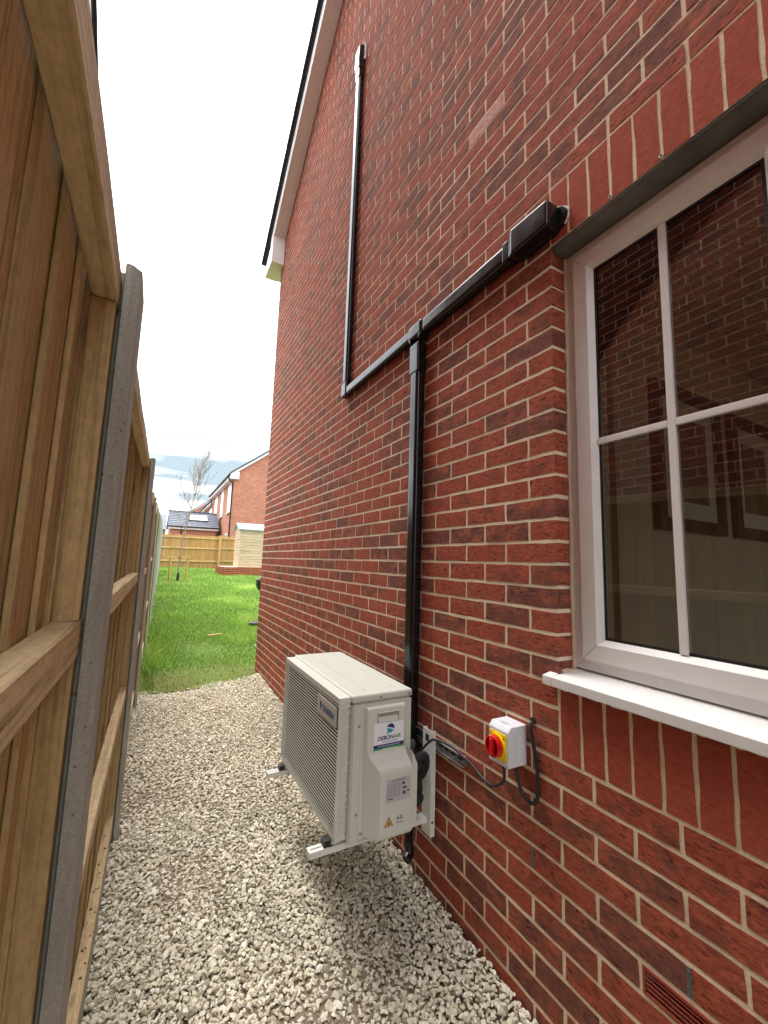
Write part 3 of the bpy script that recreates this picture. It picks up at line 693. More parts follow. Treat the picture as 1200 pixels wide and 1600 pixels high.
# ------------------------------------------------------------------ gravel stones
def hull(seed):
    r = np.random.RandomState(seed); bm = bmesh.new()
    P = r.normal(size=(13, 3)); P /= np.linalg.norm(P, axis=1)[:, None]; P *= r.uniform(.78, 1.2, (13, 1))
    for q in P: bm.verts.new(q)
    res = bmesh.ops.convex_hull(bm, input=bm.verts)
    bmesh.ops.delete(bm, geom=list({g for g in res['geom_interior'] if isinstance(g, bmesh.types.BMVert)}), context='VERTS')
    bmesh.ops.triangulate(bm, faces=bm.faces); bmesh.ops.recalc_face_normals(bm, faces=bm.faces)
    bm.verts.index_update(); V = np.array([v.co[:] for v in bm.verts]); F = np.array([[v.index for v in f.verts] for f in bm.faces]); bm.free(); return V, F
PROTO = [hull(s) for s in range(20)]
def stones(px, py, pz, a):
    n = len(px); Vs, Fs, Ts = [], [], []; base = 0
    which = RS.randint(0, len(PROTO), n)
    for w_ in range(len(PROTO)):
        idx = np.where(which == w_)[0]
        if not len(idx): continue
        V, F = PROTO[w_]; k = len(idx); q = RS.normal(size=(k, 4)); q[:, 3] *= 3.2; q[:, 0] += 0; q[:, 1] *= .5; q[:, 2] *= .5
        ang = RS.uniform(0, 2*np.pi, k); tl = RS.normal(0, .32, k); td = RS.uniform(0, 2*np.pi, k)
        ca, sa = np.cos(ang), np.sin(ang); Z0 = np.zeros(k); O = np.ones(k)
        Rz = np.stack([np.stack([ca, -sa, Z0], -1), np.stack([sa, ca, Z0], -1), np.stack([Z0, Z0, O], -1)], 1)
        cx, cy = np.cos(td), np.sin(td); c, s_ = np.cos(tl), np.sin(tl)
        # rodrigues about (cx,cy,0)
        Rt = np.stack([np.stack([c+cx*cx*(1-c), cx*cy*(1-c), cy*s_], -1), np.stack([cx*cy*(1-c), c+cy*cy*(1-c), -cx*s_], -1), np.stack([-cy*s_, cx*s_, c], -1)], 1)
        S = np.stack([a[idx], a[idx]*RS.uniform(.55, .95, k), a[idx]*RS.uniform(.36, .66, k)], -1)
        W = V[None]*S[:, None, :]; W = np.einsum('kij,kvj->kvi', Rz, W); W = np.einsum('kij,kvj->kvi', Rt, W)
        W += np.stack([px[idx], py[idx], pz[idx]], -1)[:, None, :]
        Vs.append(W.reshape(-1, 3)); Fs.append((F[None]+(np.arange(k)*len(V))[:, None, None]+base).reshape(-1)); base += k*len(V)
        Ts.append(np.repeat(RS.beta(2.2, 1.9, k)*.94+(RS.rand(k) > .985)*.06, len(V)))
    return np.concatenate(Vs), np.concatenate(Fs), np.concatenate(Ts)
PX, PY, PZ, PA = [], [], [], []
def scatter(y0, y1, sp_, dz, amin, amax):
    gx, gy = np.meshgrid(np.arange(-1.222, -.004, sp_), np.arange(y0, y1, sp_)); gx = gx.ravel()+RS.uniform(-.6, .6, gx.size)*sp_; gy = gy.ravel()+RS.uniform(-.6, .6, gy.size)*sp_
    le = np.array([lawn_edge(x) for x in gx])+RS.normal(0, .03, gx.size); ok = (gy < le) & (gx < -.008) & (gx > -1.222)
    gx, gy = gx[ok], gy[ok]; a = RS.uniform(amin, amax, gx.size)**1.0
    big = RS.rand(gx.size) > .94; a[big] *= 1.35
    z = np.array([zg(y) for y in gy])+dz+.008*np.sin(gx*5+gy*2.3)+.006*np.sin(gy*7-gx*3)+RS.normal(0, .0025, gx.size)
    # heaped slightly against the brickwork
    z += .03*np.exp(-((gx+.0)/.16)**2)
    keep = np.ones(gx.size, bool)
    for yp in POST_Y: keep &= ~((gx < fx(yp)+.008) & (gy > yp-.008) & (gy < yp+.118))
    PX.append(gx[keep]); PY.append(gy[keep]); PZ.append(z[keep]); PA.append(a[keep])
scatter(-.75, 1.7, .0148, -.012, .007, .0125); scatter(-.75, 1.7, .0150, -.002, .006, .0135)
scatter(1.7, 4.2, .0162, -.010, .008, .0125); scatter(1.7, 4.2, .021, .0, .007, .0135)
scatter(-2.4, -.75, .024, -.006, .011, .016)
V, F, T = stones(*[np.concatenate(q) for q in (PX, PY, PZ, PA)])
gs = np_mesh('gravel', V, F, 3, M_stone, T, smooth=False)
tag(gs, 'loose pale gravel stones covering the side path', 'gravel', kind='stuff')
print('gravel tris', len(F)//3)

n_ = 46; by_ = RS.uniform(-.05, 1.55, n_); bx_ = np.array([fx(q) for q in by_])-.0255-RS.uniform(.004, .026, n_); bz_ = np.full(n_, max(zg(-.13), zg(1.6))+.10+.004+.049)
gx_ = RS.uniform(-1.18, -.05, 90); gy_ = RS.uniform(-.3, 3.6, 90); gz_ = np.array([zg(q) for q in gy_])+.014
V, F, T = stones(np.concatenate([bx_, gx_]), np.concatenate([by_, gy_]), np.concatenate([bz_, gz_]), RS.uniform(.002, .0055, n_+90))
tag(np_mesh('leaf_litter', V, F, 3, M_soil, T), 'dark crumbs of soil and leaf on the fence rail and gravel', 'litter', kind='stuff')
# ------------------------------------------------------------------ grass
def blades(n, x0f, x1f, ya, yb, h0, h1, wd):
    y = RS.uniform(ya, yb, n); x = np.array([RS.uniform(x0f(q), x1f(q)) for q in y])
    cl = np.array([mnoise.noise(Vector((a*1.1, b*1.1, 3))) for a, b in zip(x, y)]); cl2 = np.array([mnoise.noise(Vector((a*.35, b*.35, 9))) for a, b in zip(x, y)])
    le = np.array([lawn_edge(q) for q in x]); near = np.clip((y-le)/1.9+.06+cl*.75, 0, 1)
    ok = (y > le+.02) & (RS.rand(n) < .22+.78*near); x, y, cl, cl2, near = x[ok], y[ok], cl[ok], cl2[ok], near[ok]; n = len(x)
    h = RS.uniform(h0, h1, n)*(.45+.55*near)*(1+.6*cl); a = RS.uniform(0, 2*np.pi, n); ln = RS.normal(0, .6, (n, 2))*h[:, None]
    z = np.array([zg(q) for q in y])-.008; dx, dy = np.cos(a)*wd, np.sin(a)*wd
    V = np.stack([np.stack([x-dx, y-dy, z], -1), np.stack([x+dx, y+dy, z], -1), np.stack([x+ln[:, 0], y+ln[:, 1], z+h], -1)], 1).reshape(-1, 3)
    t = np.clip(.10+.50*near+.42*cl+.34*cl2+RS.normal(0, .17, n), 0, 1)
    return V, np.repeat(t, 3)
lx = lambda y: fx(y)+.01; rx = lambda y: -1.147+(y+.93)*.24+.9
BV, BT = zip(blades(62000, lx, rx, 3.85, 7.5, .03, .06, .0032), blades(46000, lx, rx, 7.5, 13, .035, .07, .005), blades(34000, lx, rx, 13, 22.4, .04, .075, .008), blades(2600, lambda y: fx(y)+.005, lambda y: fx(y)+.12, 3.95, 7, .06, .15, .004))
BV = np.concatenate(BV); BT = np.concatenate(BT)
gr = np_mesh('grass', BV, np.arange(len(BV)), 3, M_blade, BT); tag(gr, 'uneven green grass of the back garden lawn', 'grass', kind='stuff')

# ------------------------------------------------------------------ air conditioner outdoor unit
ax0, ax1 = -.420, -.151        # front and rear of the casing
ay0, ay1 = .616, 1.391
az0, az1 = -2.200, -1.659
A = thing('air_conditioner', ((ax0+ax1)/2, (ay0+ay1)/2, az0), 'ivory outdoor air conditioning unit with slatted front, bracketed to the brick wall', 'air conditioner')
mb = MB(); mb.box(ax0, ax1, ay0, ay1, az0, az1-.032); mb.build('casing', M_case, A, bevel=.016, seg=4)
mb = MB(); mb.box(ax0-.004, ax1+.003, ay0-.004, ay1+.004, az1-.030, az1); lid = mb.build('top_panel', M_case, A, bevel=.011, seg=4)
for x in (-.345, -.215): box('rib', M_case, lid, x-.003, x+.003, ay0+.05, ay1-.05, az1-.001, az1+.0022, bevel=.001)
# near side seams: corner pillar in front, side panel behind
box('side_panel', M_case, A, -.382, ax1-.002, ay0-.0025, ay0+.004, az0+.012, az1-.036, bevel=.0015)
box('corner_pillar', M_case, A, ax0+.006, -.3845, ay0-.0018, ay0+.004, az0+.004, az1-.036, bevel=.0015)
for (x, z) in ((-.392, -1.775), (-.392, -2.095), (-.30, az1-.016), (-.165, az1-.016), (-.372, -2.165)):
    mb = MB(); yb = ay0-.0042 if z > az1-.03 else ay0-.0028; mb.cyl((x, z), 'y', .0052, yb-.0022, yb+.001, 14); sc_ = mb.build('screw', M_screw, A)
    box('slot', M_dark, sc_, x-.0042, x+.0042, yb-.0026, yb-.0020, z-.0008, z+.0008)
# front grille
gx, gY0, gY1, gZ0, gZ1 = -.470, .634, 1.392, -2.185, -1.668
mb = MB(); mb.box(gx+.018, ax0+.002, gY0+.01, gY1-.013, gZ0+.015, gZ1-.027); mb.build('fan_guard_back', M_dark, A)
mb = MB(); mb.box(gx, ax0-.001, gY0, gY1, gZ1-.026, gZ1); mb.box(gx, ax0-.001, gY0, gY1, gZ0, gZ0+.014); mb.box(gx, ax0-.001, gY1-.012, gY1, gZ0+.014, gZ1-.026); mb.box(gx, gx+.014, gY0, gY0+.009, gZ0+.014, gZ1-.026)
gri = mb.build('front_grille', M_cover, A, bevel=.003)
nsl = 36; zsp = (gZ1-.026-gZ0-.014)/nsl
plate = (.662, .872, -1.786, -1.712)
for i in range(nsl):
    z = gZ0+.014+zsp*(i+.5); ya = gY0+.008
    if plate[2]-.002 < z < plate[3]+.002: ya = plate[1]+.001
    mb = MB(); mb.prism([(gx+.0005, z-.0022), (gx+.0005, z+.0022), (gx+.0020, z+.0022), (gx+.0020, z-.0022)], 'y', ya, gY1-.011); mb.build('slat', M_cover, gri, smooth=False)
pl = box('name_plate', M_plate, A, gx-.0015, gx+.006, plate[0], plate[1], plate[2], plate[3], bevel=.001)
FRN = lambda y, z: ((gx-.0022, y, z), (0, -1, 0), (0, 0, 1), (-1, 0, 0))
textmesh('lettering', 'DAIKIN', .036, M_blue, pl, FRN(.742, -1.751), ex=.0005, space=1.05, bold=.0006)
mb = MB(); mb.add([(gx-.0022, .842, -1.733), (gx-.0022, .822, -1.733), (gx-.0022, .834, -1.772)], [(0, 1, 2)]); mb.build('emblem', M_navy, pl, smooth=False)
mb = MB(); mb.add([(gx-.0022, .819, -1.735), (gx-.0022, .812, -1.743), (gx-.0022, .831, -1.772)], [(0, 1, 2)]); mb.build('emblem', M_blue, pl, smooth=False)
# curved side lip with scalloped fins at the near end of the grille
mb = MB(); arc = [(gx+.0145, gY0+.002), (gx+.028, gY0-.003), (gx+.040, gY0-.002), (ax0-.0005, gY0+.006)]
poly = arc+[(ax0-.0005, gY0+.014), (gx+.0145, gY0+.010)]
mb.prism(poly, 'z', gZ0+.004, gZ1-.012); lip = mb.build('side_lip', M_cover, A, bevel=.001)
for i in range(18):
    z = gZ0+.03+i*(gZ1-gZ0-.07)/17; pts = []
    for q in range(7):
        t = q/6; pts.append((gx+.015+t*.033, gY0-.0025-.0045*math.sin(math.pi*t), z+.010*math.sin(t*math.pi*.5)))
    MB().tube(pts, .0022, 6).build('fin', M_cover, lip)
# valve cover on the near side: upper block, sloping shoulder, deeper lower block
def hexa(mb, a, b):
    """8-corner block: a = 4 corners at the back, b = 4 at the front"""
    mb.add(list(a)+list(b), [(0, 1, 2, 3), (7, 6, 5, 4), (0, 4, 5, 1), (1, 5, 6, 2), (2, 6, 7, 3), (3, 7, 4, 0)])
yb_ = ay0-.003; yu = .592; yl_ = .548
prof = [(-1.705, yu+.006, -.366, -.193, -.372, -.185), (-1.712, yu, -.364, -.195, -.372, -.185), (-1.862, yu, -.362, -.195, -.374, -.178), (-1.880, yu-.004, -.358, -.194, -.374, -.172),
        (-1.925, yl_+.006, -.328, -.182, -.372, -.160), (-1.945, yl_, -.322, -.178, -.370, -.158), (-2.165, yl_, -.318, -.178, -.366, -.158), (-2.178, yl_+.010, -.322, -.180, -.366, -.160)]
mb = MB(); vs_ = []
for z, yf, xa, xb, Xa, Xb in prof: vs_ += [(Xa, yb_, z), (xa, yf, z), (xb, yf, z), (Xb, yb_, z)]
fs = []
for i in range(len(prof)-1):
    for q in range(3): fs.append((4*i+q, 4*i+q+1, 4*i+5+q, 4*i+4+q))
    fs.append((4*i+3, 4*i, 4*i+4, 4*i+7))
fs += [(0, 3, 2, 1), (4*len(prof)-4, 4*len(prof)-3, 4*len(prof)-2, 4*len(prof)-1)]
mb.add(vs_, fs); vc = mb.build('valve_cover', M_cover, A, bevel=.005, seg=3, ang=50)
# rear flange of the cover with the pipe gap
mb = MB(); mb.prism([(-.176, -1.880), (-.150, -1.935), (-.150, -2.160), (-.176, -2.172)], 'y', yl_+.012, ay0-.004); mb.build('cover_flange', M_cover, A, bevel=.003)
# hand hold
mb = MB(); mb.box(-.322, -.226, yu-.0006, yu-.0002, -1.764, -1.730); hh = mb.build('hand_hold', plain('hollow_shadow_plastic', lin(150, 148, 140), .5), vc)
mb = MB(); mb.prism([(yu-.0030, -1.7645), (yu-.0008, -1.7645), (yu-.0008, -1.744)], 'x', -.318, -.230); mb.build('grip', M_cover, vc)
mb = MB(); mb.box(-.322, -.226, yu-.0042, yu-.0002, -1.7300, -1.7265); mb.box(-.3245, -.322, yu-.0042, yu-.0002, -1.766, -1.7265); mb.box(-.226, -.2235, yu-.0042, yu-.0002, -1.766, -1.7265); mb.build('hand_hold_rim', M_cover, vc)
# sticker with the installer's mark
sk = box('sticker', M_paper, A, -.337, -.200, yu-.0009, yu-.0003, -1.872, -1.768)
SID = lambda x, z, d=.0012: ((x, yu-d, z), (1, 0, 0), (0, 0, 1), (0, -1, 0))
textmesh('lettering', 'DEBON', .021, M_navy, sk, SID(-.2845, -1.826), shear=.2, bold=.0005)
textmesh('lettering', 'AIR', .021, M_green, sk, SID(-.2315, -1.826), shear=.2, bold=.0005)
textmesh('lettering', 'COOLING', .0105, M_navy, sk, SID(-.266, -1.840), space=1.6)
box('strip', M_navy, sk, -.337, -.200, yu-.0013, yu-.00095, -1.860, -1.848); box('strip', M_green, sk, -.337, -.200, yu-.0013, yu-.00095, -1.872, -1.8602)
textmesh('lettering', 'Air Conditioning, Heating Solutions', .0068, M_inkw, sk, SID(-.268, -1.854, .0016))
textmesh('lettering', 'debonaircooling.co.uk  0800 000 000'.split()[0], .0075, M_inkw, sk, SID(-.268, -1.8662, .0016))
def disc_piece(mat, pts, name='emblem', d=.0013):
    mb = MB(); mb.add([(x, yu-d, z) for x, z in pts], [tuple(range(len(pts)))]); mb.build(name, mat, sk, smooth=False)
cx_, cz_, rr = -.262, -1.792, .0175
arcp = lambda a0, a1, r, n=12: [(cx_+r*math.cos(a0+(a1-a0)*i/n), cz_+r*math.sin(a0+(a1-a0)*i/n)) for i in range(n+1)]
disc_piece(M_navy, arcp(-.2, 2.9, rr)+[(cx_, cz_+.003)])
disc_piece(M_teal, [(cx_-.017, cz_+.001), (cx_-.002, cz_+.0005), (cx_+.015, cz_-.009), (cx_+.004, cz_-.0165), (cx_-.012, cz_-.0185)], d=.0015)
disc_piece(M_green, [(cx_-.0175, cz_-.012), (cx_-.011, cz_-.0195), (cx_-.019, cz_-.0215)], d=.0017)
disc_piece(M_paper, [(cx_-.0165, cz_+.004), (cx_-.0150, cz_+.0065), (cx_+.003, cz_+.0015), (cx_+.0165, cz_-.0055), (cx_+.0145, cz_-.0085), (cx_+.001, cz_-.002)], d=.0019)
# rating plate
rt = box('rating_label', M_silver, A, -.300, -.190, yl_-.0008, yl_-.0003, -2.045, -1.962)
LOW = lambda x, z: ((x, yl_-.0011, z), (1, 0, 0), (0, 0, 1), (0, -1, 0))
textmesh('lettering', 'OUTDOOR UNIT', .0085, M_ink, rt, LOW(-.245, -1.970))
rr2 = random.Random(3)
for i in range(7):
    z = -1.981-i*.0068; x = -.294
    while x < -.238:
        wv_ = rr2.uniform(.004, .011); box('print_line', M_inkl, rt, x, min(x+wv_, -.236), yl_-.0011, yl_-.00085, z-.0018, z+.0014, smooth=False); x += wv_+rr2.uniform(.002, .006)
for (x0, x1, z0, z1) in ((-.229, -.217, -1.990, -1.980), (-.228, -.208, -2.005, -1.998), (-.227, -.212, -2.025, -2.014), (-.206, -.196, -2.018, -2.012)): box('print_block', M_ink, rt, x0, x1, yl_-.0011, yl_-.00085, z0, z1, smooth=False)
box('print_line', M_ink, rt, -.292, -.268, yl_-.0011, yl_-.00085, -2.034, -2.030, smooth=False)
# flammable warning
wr = MB(); wr.add([(-.305, yl_-.0009, -2.128), (-.265, yl_-.0009, -2.128), (-.285, yl_-.0009, -2.092)], [(0, 1, 2)]); wr = wr.build('warning_sign', M_ink, A, smooth=False)
mb = MB(); mb.add([(-.3005, yl_-.0013, -2.1255), (-.2695, yl_-.0013, -2.1255), (-.285, yl_-.0013, -2.0975)], [(0, 1, 2)]); mb.build('sign_face', M_warn, wr, smooth=False)
mb = MB(); mb.add([(-.290, yl_-.0016, -2.122), (-.280, yl_-.0016, -2.122), (-.281, yl_-.0016, -2.114), (-.2845, yl_-.0016, -2.106), (-.2885, yl_-.0016, -2.115)], [(0, 1, 2, 3, 4)]); mb.build('flame', M_ink, wr, smooth=False)
textmesh('lettering', 'A2L', .018, M_ink, wr, LOW(-.236, -2.106)); textmesh('lettering', 'R32 only', .0085, M_inkl, wr, LOW(-.236, -2.122))

# ------------------------------------------------------------------ wall bracket
K = thing('wall_bracket', (-.02, .9, -2.27), 'pale metal wall bracket holding the air conditioning unit', 'bracket')
mb = MB(); mb.box(-.0035, -.001, .44, 1.48, -1.928, -1.888); mb.box(-.016, -.0035, .44, 1.48, -1.8905, -1.888); mb.box(-.016, -.0035, .44, 1.48, -1.928, -1.9255)
rail = mb.build('wall_rail', M_steel, K, bevel=.0008, seg=1)
for y in (.475, .52, .565, .60, 1.43): box('slot', M_dark, rail, -.0039, -.0033, y-.014, y+.014, -1.912, -1.903)
for y0, arm_lab in ((.622, 1), (1.262, 2)):
    y1 = y0+.066
    mb = MB(); mb.box(-.040, -.0375, y0, y1, -2.272, -1.852); mb.box(-.0375, -.017, y0, y0+.0028, -2.272, -1.852); mb.box(-.0375, -.017, y1-.0028, y1, -2.272, -1.852)
    up = mb.build('upright', M_white, K, bevel=.0012, seg=2)
    box('slot', M_dark, up, -.0408, -.0400, y0+.020, y0+.044, -1.900, -1.872)
    MB().cyl((-.03, -2.215), 'y', .005, y0-.001, y0+.0005, 12).build('bolt_hole', M_dark, up)
    q0, q1 = y0+.026, y0+.064; mb = MB(); mb.box(-.556, -.041, q0, q1, -2.2065, -2.2035); mb.box(-.556, -.041, q0, q0+.0028, -2.226, -2.2065); mb.box(-.556, -.041, q1-.0028, q1, -2.226, -2.2065); mb.box(-.5585, -.556, q0, q1, -2.226, -2.2035)
    arm = mb.build('arm', M_white, K, bevel=.001, seg=2)
    box('slot', plain('slot_shadow', (.2, .2, .2, 1), .7), arm, -.548, -.505, y0+.042, y0+.048, -2.2034, -2.2031)
    for x in (-.475, -.19): MB().cyl((x, y0+.045), 'z', .019, -2.2033, -2.2002, 16, .017).build('rubber_foot', M_blackm, K)
    MB().box(-.502, -.472, y0+.028, y0+.062, -2.2033, -2.180).build('end_stop', M_blackm, K, bevel=.003)
    mb = MB(); mb.box(-.472, -.440, y0+.032, y0+.058, -2.2032, -2.190); mb.build('foot_lug', M_case, A, bevel=.002)

# ------------------------------------------------------------------ black trunking
B = thing('pipe_trunking', (-.03, .8, -1.9), 'glossy black pipe trunking rising from the air conditioner and branching up the wall', 'trunking')
vy0, vy1, dV = .778, .850, .054
hz0, hz1 = .038, .112
uy0, uy1 = 1.752, 1.818
def trunk(name, x0, x1, y0, y1, z0, z1, bev=.019): return box(name, M_black, B, x0, x1, y0, y1, z0, z1, bevel=bev, seg=5)
trunk('trunk', -dV, -.001, vy0, vy1, -1.965, -.135)
trunk('coupler', -dV-.0035, -.001, vy0-.0035, vy1+.0035, -.16, .0, .008)
trunk('coupler', -dV-.003, -.001, vy0-.003, vy1+.003, -.150, -.142, .003)
# tee: horizontal sleeve with rounded shoulders into the drop
trunk('tee', -dV-.004, -.001, vy0-.028, vy1+.028, hz0-.004, hz1+.004, .018)
mb = MB()
for sg, yy in ((-1, vy0-.0035), (1, vy1+.0035)):
    pts = [(yy, hz0), (yy, hz0-.03)]+[(yy+sg*(.026-.026*math.cos(a)), hz0-.03+.030*math.sin(a)) for a in np.linspace(.25, 1.45, 5)]+[(yy+sg*.026, hz0)]
    mb.prism(pts, 'x', -dV-.003, -.002)
mb.build('tee_shoulder', M_black, B, bevel=.002)
trunk('trunk', -dV, -.001, .150, vy0-.0285, hz0, hz1)
hl0, hl1, dH = .056, .116, .045
mb = MB(); mb.box(-dH, -.001, vy1+.0285, uy0-.01, hl0, hl1); mb.build('trunk', M_black, B, bevel=.016, seg=5)
trunk('elbow', -dH-.004, -.001, uy0-.012, uy1+.004, hl0-.004, .155, .012)
trunk('trunk', -dH, -.001, uy0, uy1, .1555, 2.80)
trunk('coupler', -dH-.003, -.001, uy0-.003, uy1+.003, 2.72, 2.80, .006)
# top cap: hood leaning into the wall
mb = MB(); mb.prism([(-.001, 2.80), (-dH-.006, 2.80), (-dH-.012, 2.86), (-dH-.008, 2.99), (-.02, 3.02), (-.001, 3.02)], 'y', uy0-.008, uy1+.008); mb.build('wall_cap', M_black, B, bevel=.006, seg=3)
# right end: wider wall cap tapering into the trunk
mb = MB(); mb.add([(-.001, .150, hz0-.004), (-dV-.004, .150, hz0-.004), (-dV-.004, .150, hz1+.004), (-.001, .150, hz1+.004), (-.001, .118, hz0-.016), (-.078, .118, hz0-.016), (-.078, .118, hz1+.012), (-.001, .118, hz1+.012),
                   (-.001, -.045, hz0-.014), (-.074, -.045, hz0-.012), (-.072, -.045, hz1+.010), (-.001, -.045, hz1+.010)],
                  [(0, 1, 2, 3), (0, 4, 5, 1), (1, 5, 6, 2), (2, 6, 7, 3), (3, 7, 4, 0), (4, 8, 9, 5), (5, 9, 10, 6), (6, 10, 11, 7), (7, 11, 8, 4), (8, 11, 10, 9)])
mb.build('wall_cap', M_black, B, bevel=.010, seg=4)
trunk('coupler', -dV-.003, -.001, .150, .182, hz0-.003, hz1+.003, .006)
mb = MB(); mb.cyl((-.040, .075), 'x', .038, -.020, -.0008, 28); fl = mb.build('flange', M_black, B, bevel=.004)
mb = MB(); pts = [(-.003, -.040-.038*math.sin(a), .075+.038*math.cos(a)) for a in np.linspace(.2, 2.5, 16)]
mb.tube(pts, [.003+rnd.random()*.003 for _ in pts], 6); mb.build('sealant', M_seal, B)
mb = MB(); pts = [(-.004, uy0-.012, z) for z in np.linspace(2.88, 3.03, 8)]; mb.tube(pts, [.006+rnd.random()*.008 for _ in pts], 6); mb.build('sealant', M_seal, B)

# insulated pipes looping out of the valve cover
I = thing('refrigerant_pipes', (-.1, .6, -2.1), 'black insulated pipes curling out behind the air conditioner valve cover', 'pipes')
def loop(name, P, r): return MB().tube(catmull(P, 7), r, 12).build(name, M_insul, I)
loop('pipe', [(-.165, .594, -1.945), (-.125, .590, -1.925), (-.085, .604, -1.935), (-.070, .622, -1.985), (-.085, .640, -2.03), (-.118, .650, -2.025), (-.128, .665, -1.96), (-.09, .70, -1.93), (-.06, .745, -1.94), (-.035, .80, -1.975)], .0165)
loop('pipe', [(-.165, .604, -1.985), (-.118, .600, -1.965), (-.098, .620, -1.995), (-.11, .640, -2.04), (-.14, .660, -2.02), (-.12, .70, -1.97), (-.05, .815, -1.985)], .0155)
loop('pipe', [(-.165, .605, -2.035), (-.125, .608, -2.045), (-.104, .630, -2.07), (-.12, .66, -2.07), (-.12, .71, -2.0), (-.045, .83, -1.99)], .022)
loop('pipe', [(-.165, .606, -2.085), (-.125, .608, -2.090), (-.100, .630, -2.105), (-.115, .66, -2.125), (-.13, .72, -2.05), (-.06, .81, -2.0)], .024)
# drain hose under the unit
dr = MB(); dr.tube([(-.03, .80, -1.99), (-.03, .80, -2.40)], .019, 14); dr.tube(catmull([(-.03, .80, -2.385), (-.032, .79, -2.425), (-.055, .775, -2.440)], 5), .021, 14)
tag(dr.build('drain_pipe', M_black), 'short black drain pipe ending just above the gravel under the unit', 'drain pipe')

# ------------------------------------------------------------------ isolator switch and its cables
S = thing('isolator_switch', (-.04, .176, -1.782), 'pale grey isolator switch box with red knob on yellow plate', 'switch')
iy0, iy1, iz0, iz1, idp = .131, .221, -1.790, -1.664, .086
mb = MB(); mb.box(-.04, -.001, iy0, iy1, iz0, iz1); mb.build('base', M_iso, S, bevel=.003, seg=3)
mb = MB(); mb.prism([(-.0405, iz0), (-idp, iz0), (-idp, iz1-.016), (-idp+.014, iz1), (-.0405, iz1)], 'y', iy0, iy1); lidi = mb.build('lid', M_iso, S, bevel=.003, seg=3)
box('lid_recess', plain('grey_recess', lin(196, 198, 202), .5), S, -idp+.018, -.050, iy0+.028, iy1-.028, iz1-.0002, iz1+.0006)
mb = MB(); mb.box(-idp-.003, -idp+.001, iy0+.008, iy1-.008, iz0+.016, iz1-.026); yp = mb.build('yellow_plate', M_yel, S, bevel=.0015)
kc = ((iy0+iy1)/2+.002, iz0+.058)
MB().cyl(kc, 'x', .0385, -idp-.010, -idp-.003, 36).build('yellow_ring', M_yel, S, bevel=.001)
mb = MB(); n = 36; vs_ = []
for (x, r) in ((-idp-.0105, .034), (-idp-.026, .034), (-idp-.028, .032), (-idp-.028, .028), (-idp-.016, .0265), (-idp-.016, .0)):
    vs_.append((x, r))
pts = [(x, kc[0]+r*math.cos(2*math.pi*q/n), kc[1]+r*math.sin(2*math.pi*q/n)) for x, r in vs_ for q in range(n)]
mb.add(pts, [(i*n+q, i*n+(q+1) % n, (i+1)*n+(q+1) % n, (i+1)*n+q) for i in range(len(vs_)-1) for q in range(n)])
kn = mb.build('knob', M_red, S, ang=30)
mb = MB(); mb.box(-idp-.034, -idp-.0155, kc[0]-.0075, kc[0]+.0075, kc[1]-.027, kc[1]+.027); mb.build('knob_grip', M_red, kn, bevel=.004, seg=3)
for dy, dz in ((-.030, .030), (.030, .030)): MB().cyl((kc[0]+dy, kc[1]+dz), 'x', .003, -idp-.0036, -idp-.0028, 10).build('plate_hole', M_dark, yp)
for y, x in ((iy0+.022, -.028), (iy1-.03, -.052)): MB().tube([(x, y, iz0+.001), (x, y, iz0-.018)], .0085, 12).build('gland', M_blackm, S)
def cable(name, P, r, lab):
    o = MB().tube(catmull(P, 8), r, 10).build(name, M_blackm); tag(o, lab, 'cable'); return o
cable('cable', [(-.052, .191, iz0-.016), (-.045, .192, -1.825), (-.032, .206, -1.862), (-.020, .236, -1.893), (-.012, .282, -1.921), (-.009, .336, -1.921), (-.0095, .398, -1.899), (-.020, .439, -1.884), (-.024, .476, -1.871), (-.030, .529, -1.868), (-.046, .585, -1.870), (-.056, .606, -1.880), (-.08, .626, -1.912), (-.10, .642, -1.948), (-.15, .65, -1.97)], .0052, 'thin black cable sagging from the switch box towards the air conditioner')
cable('cable', [(-.028, .153, iz0-.016), (-.027, .150, -1.825), (-.024, .143, -1.855), (-.018, .126, -1.887), (-.011, .098, -1.892), (-.0095, .080, -1.862), (-.0095, .080, -1.805), (-.0095, .086, -1.757), (-.012, .094, -1.709), (-.014, .102, -1.66), (-.003, .104, -1.643)], .0062, 'black cable looping below the switch box and back up into the wall')
mb = MB(); mb.tube([(-.0105, .0858, -1.760), (-.0105, .0865, -1.752)], .0085, 10); mb.box(-.012, -.001, .074, .078, -1.760, -1.752); tag(mb.build('cable_clip', M_blackm), 'small black clip holding the looping cable on the bricks', 'cable clip')
MB().cyl((.104, -1.642), 'x', .011, -.003, .004, 12).build('hole_seal', M_blackm, H)

# ------------------------------------------------------------------ garden: far fence, shed, tree, things at the house corner
FY = 22.0
FF = thing('garden_fence', (0, FY, zg(FY)), 'pale timber fence across the far end of the lawn', 'fence')
ftop, fbot = -.06, zg(FY)-.02
x = -1.2
while x < 7.2:
    w_ = .104; mb = MB(); t_ = ftop+rnd.uniform(-.012, .012)+.012*x
    mb.box(x, x+w_-.004, FY+.02+rnd.uniform(0, .008), FY+.036, fbot, t_); mb.build('board', M_boardx, FF, tone=rnd.random()*.8, smooth=False); x += w_
for z in (-.20, -.72, -1.36):
    xx = -1.2
    while xx < 7: box('rail', M_railx, FF, xx, min(xx+2.9, 7.2), FY-.035, FY+.018, z+.012*xx, z+.075+.012*xx, tone=rnd.random()*.4); xx += 2.905
for xp in (-1.1, 1.73, 4.6): box('post', M_stake, FF, xp-.055, xp+.055, FY-.14, FY-.036, zg(FY)-.05, ftop+.03+.012*xp, bevel=.004, tone=.2)

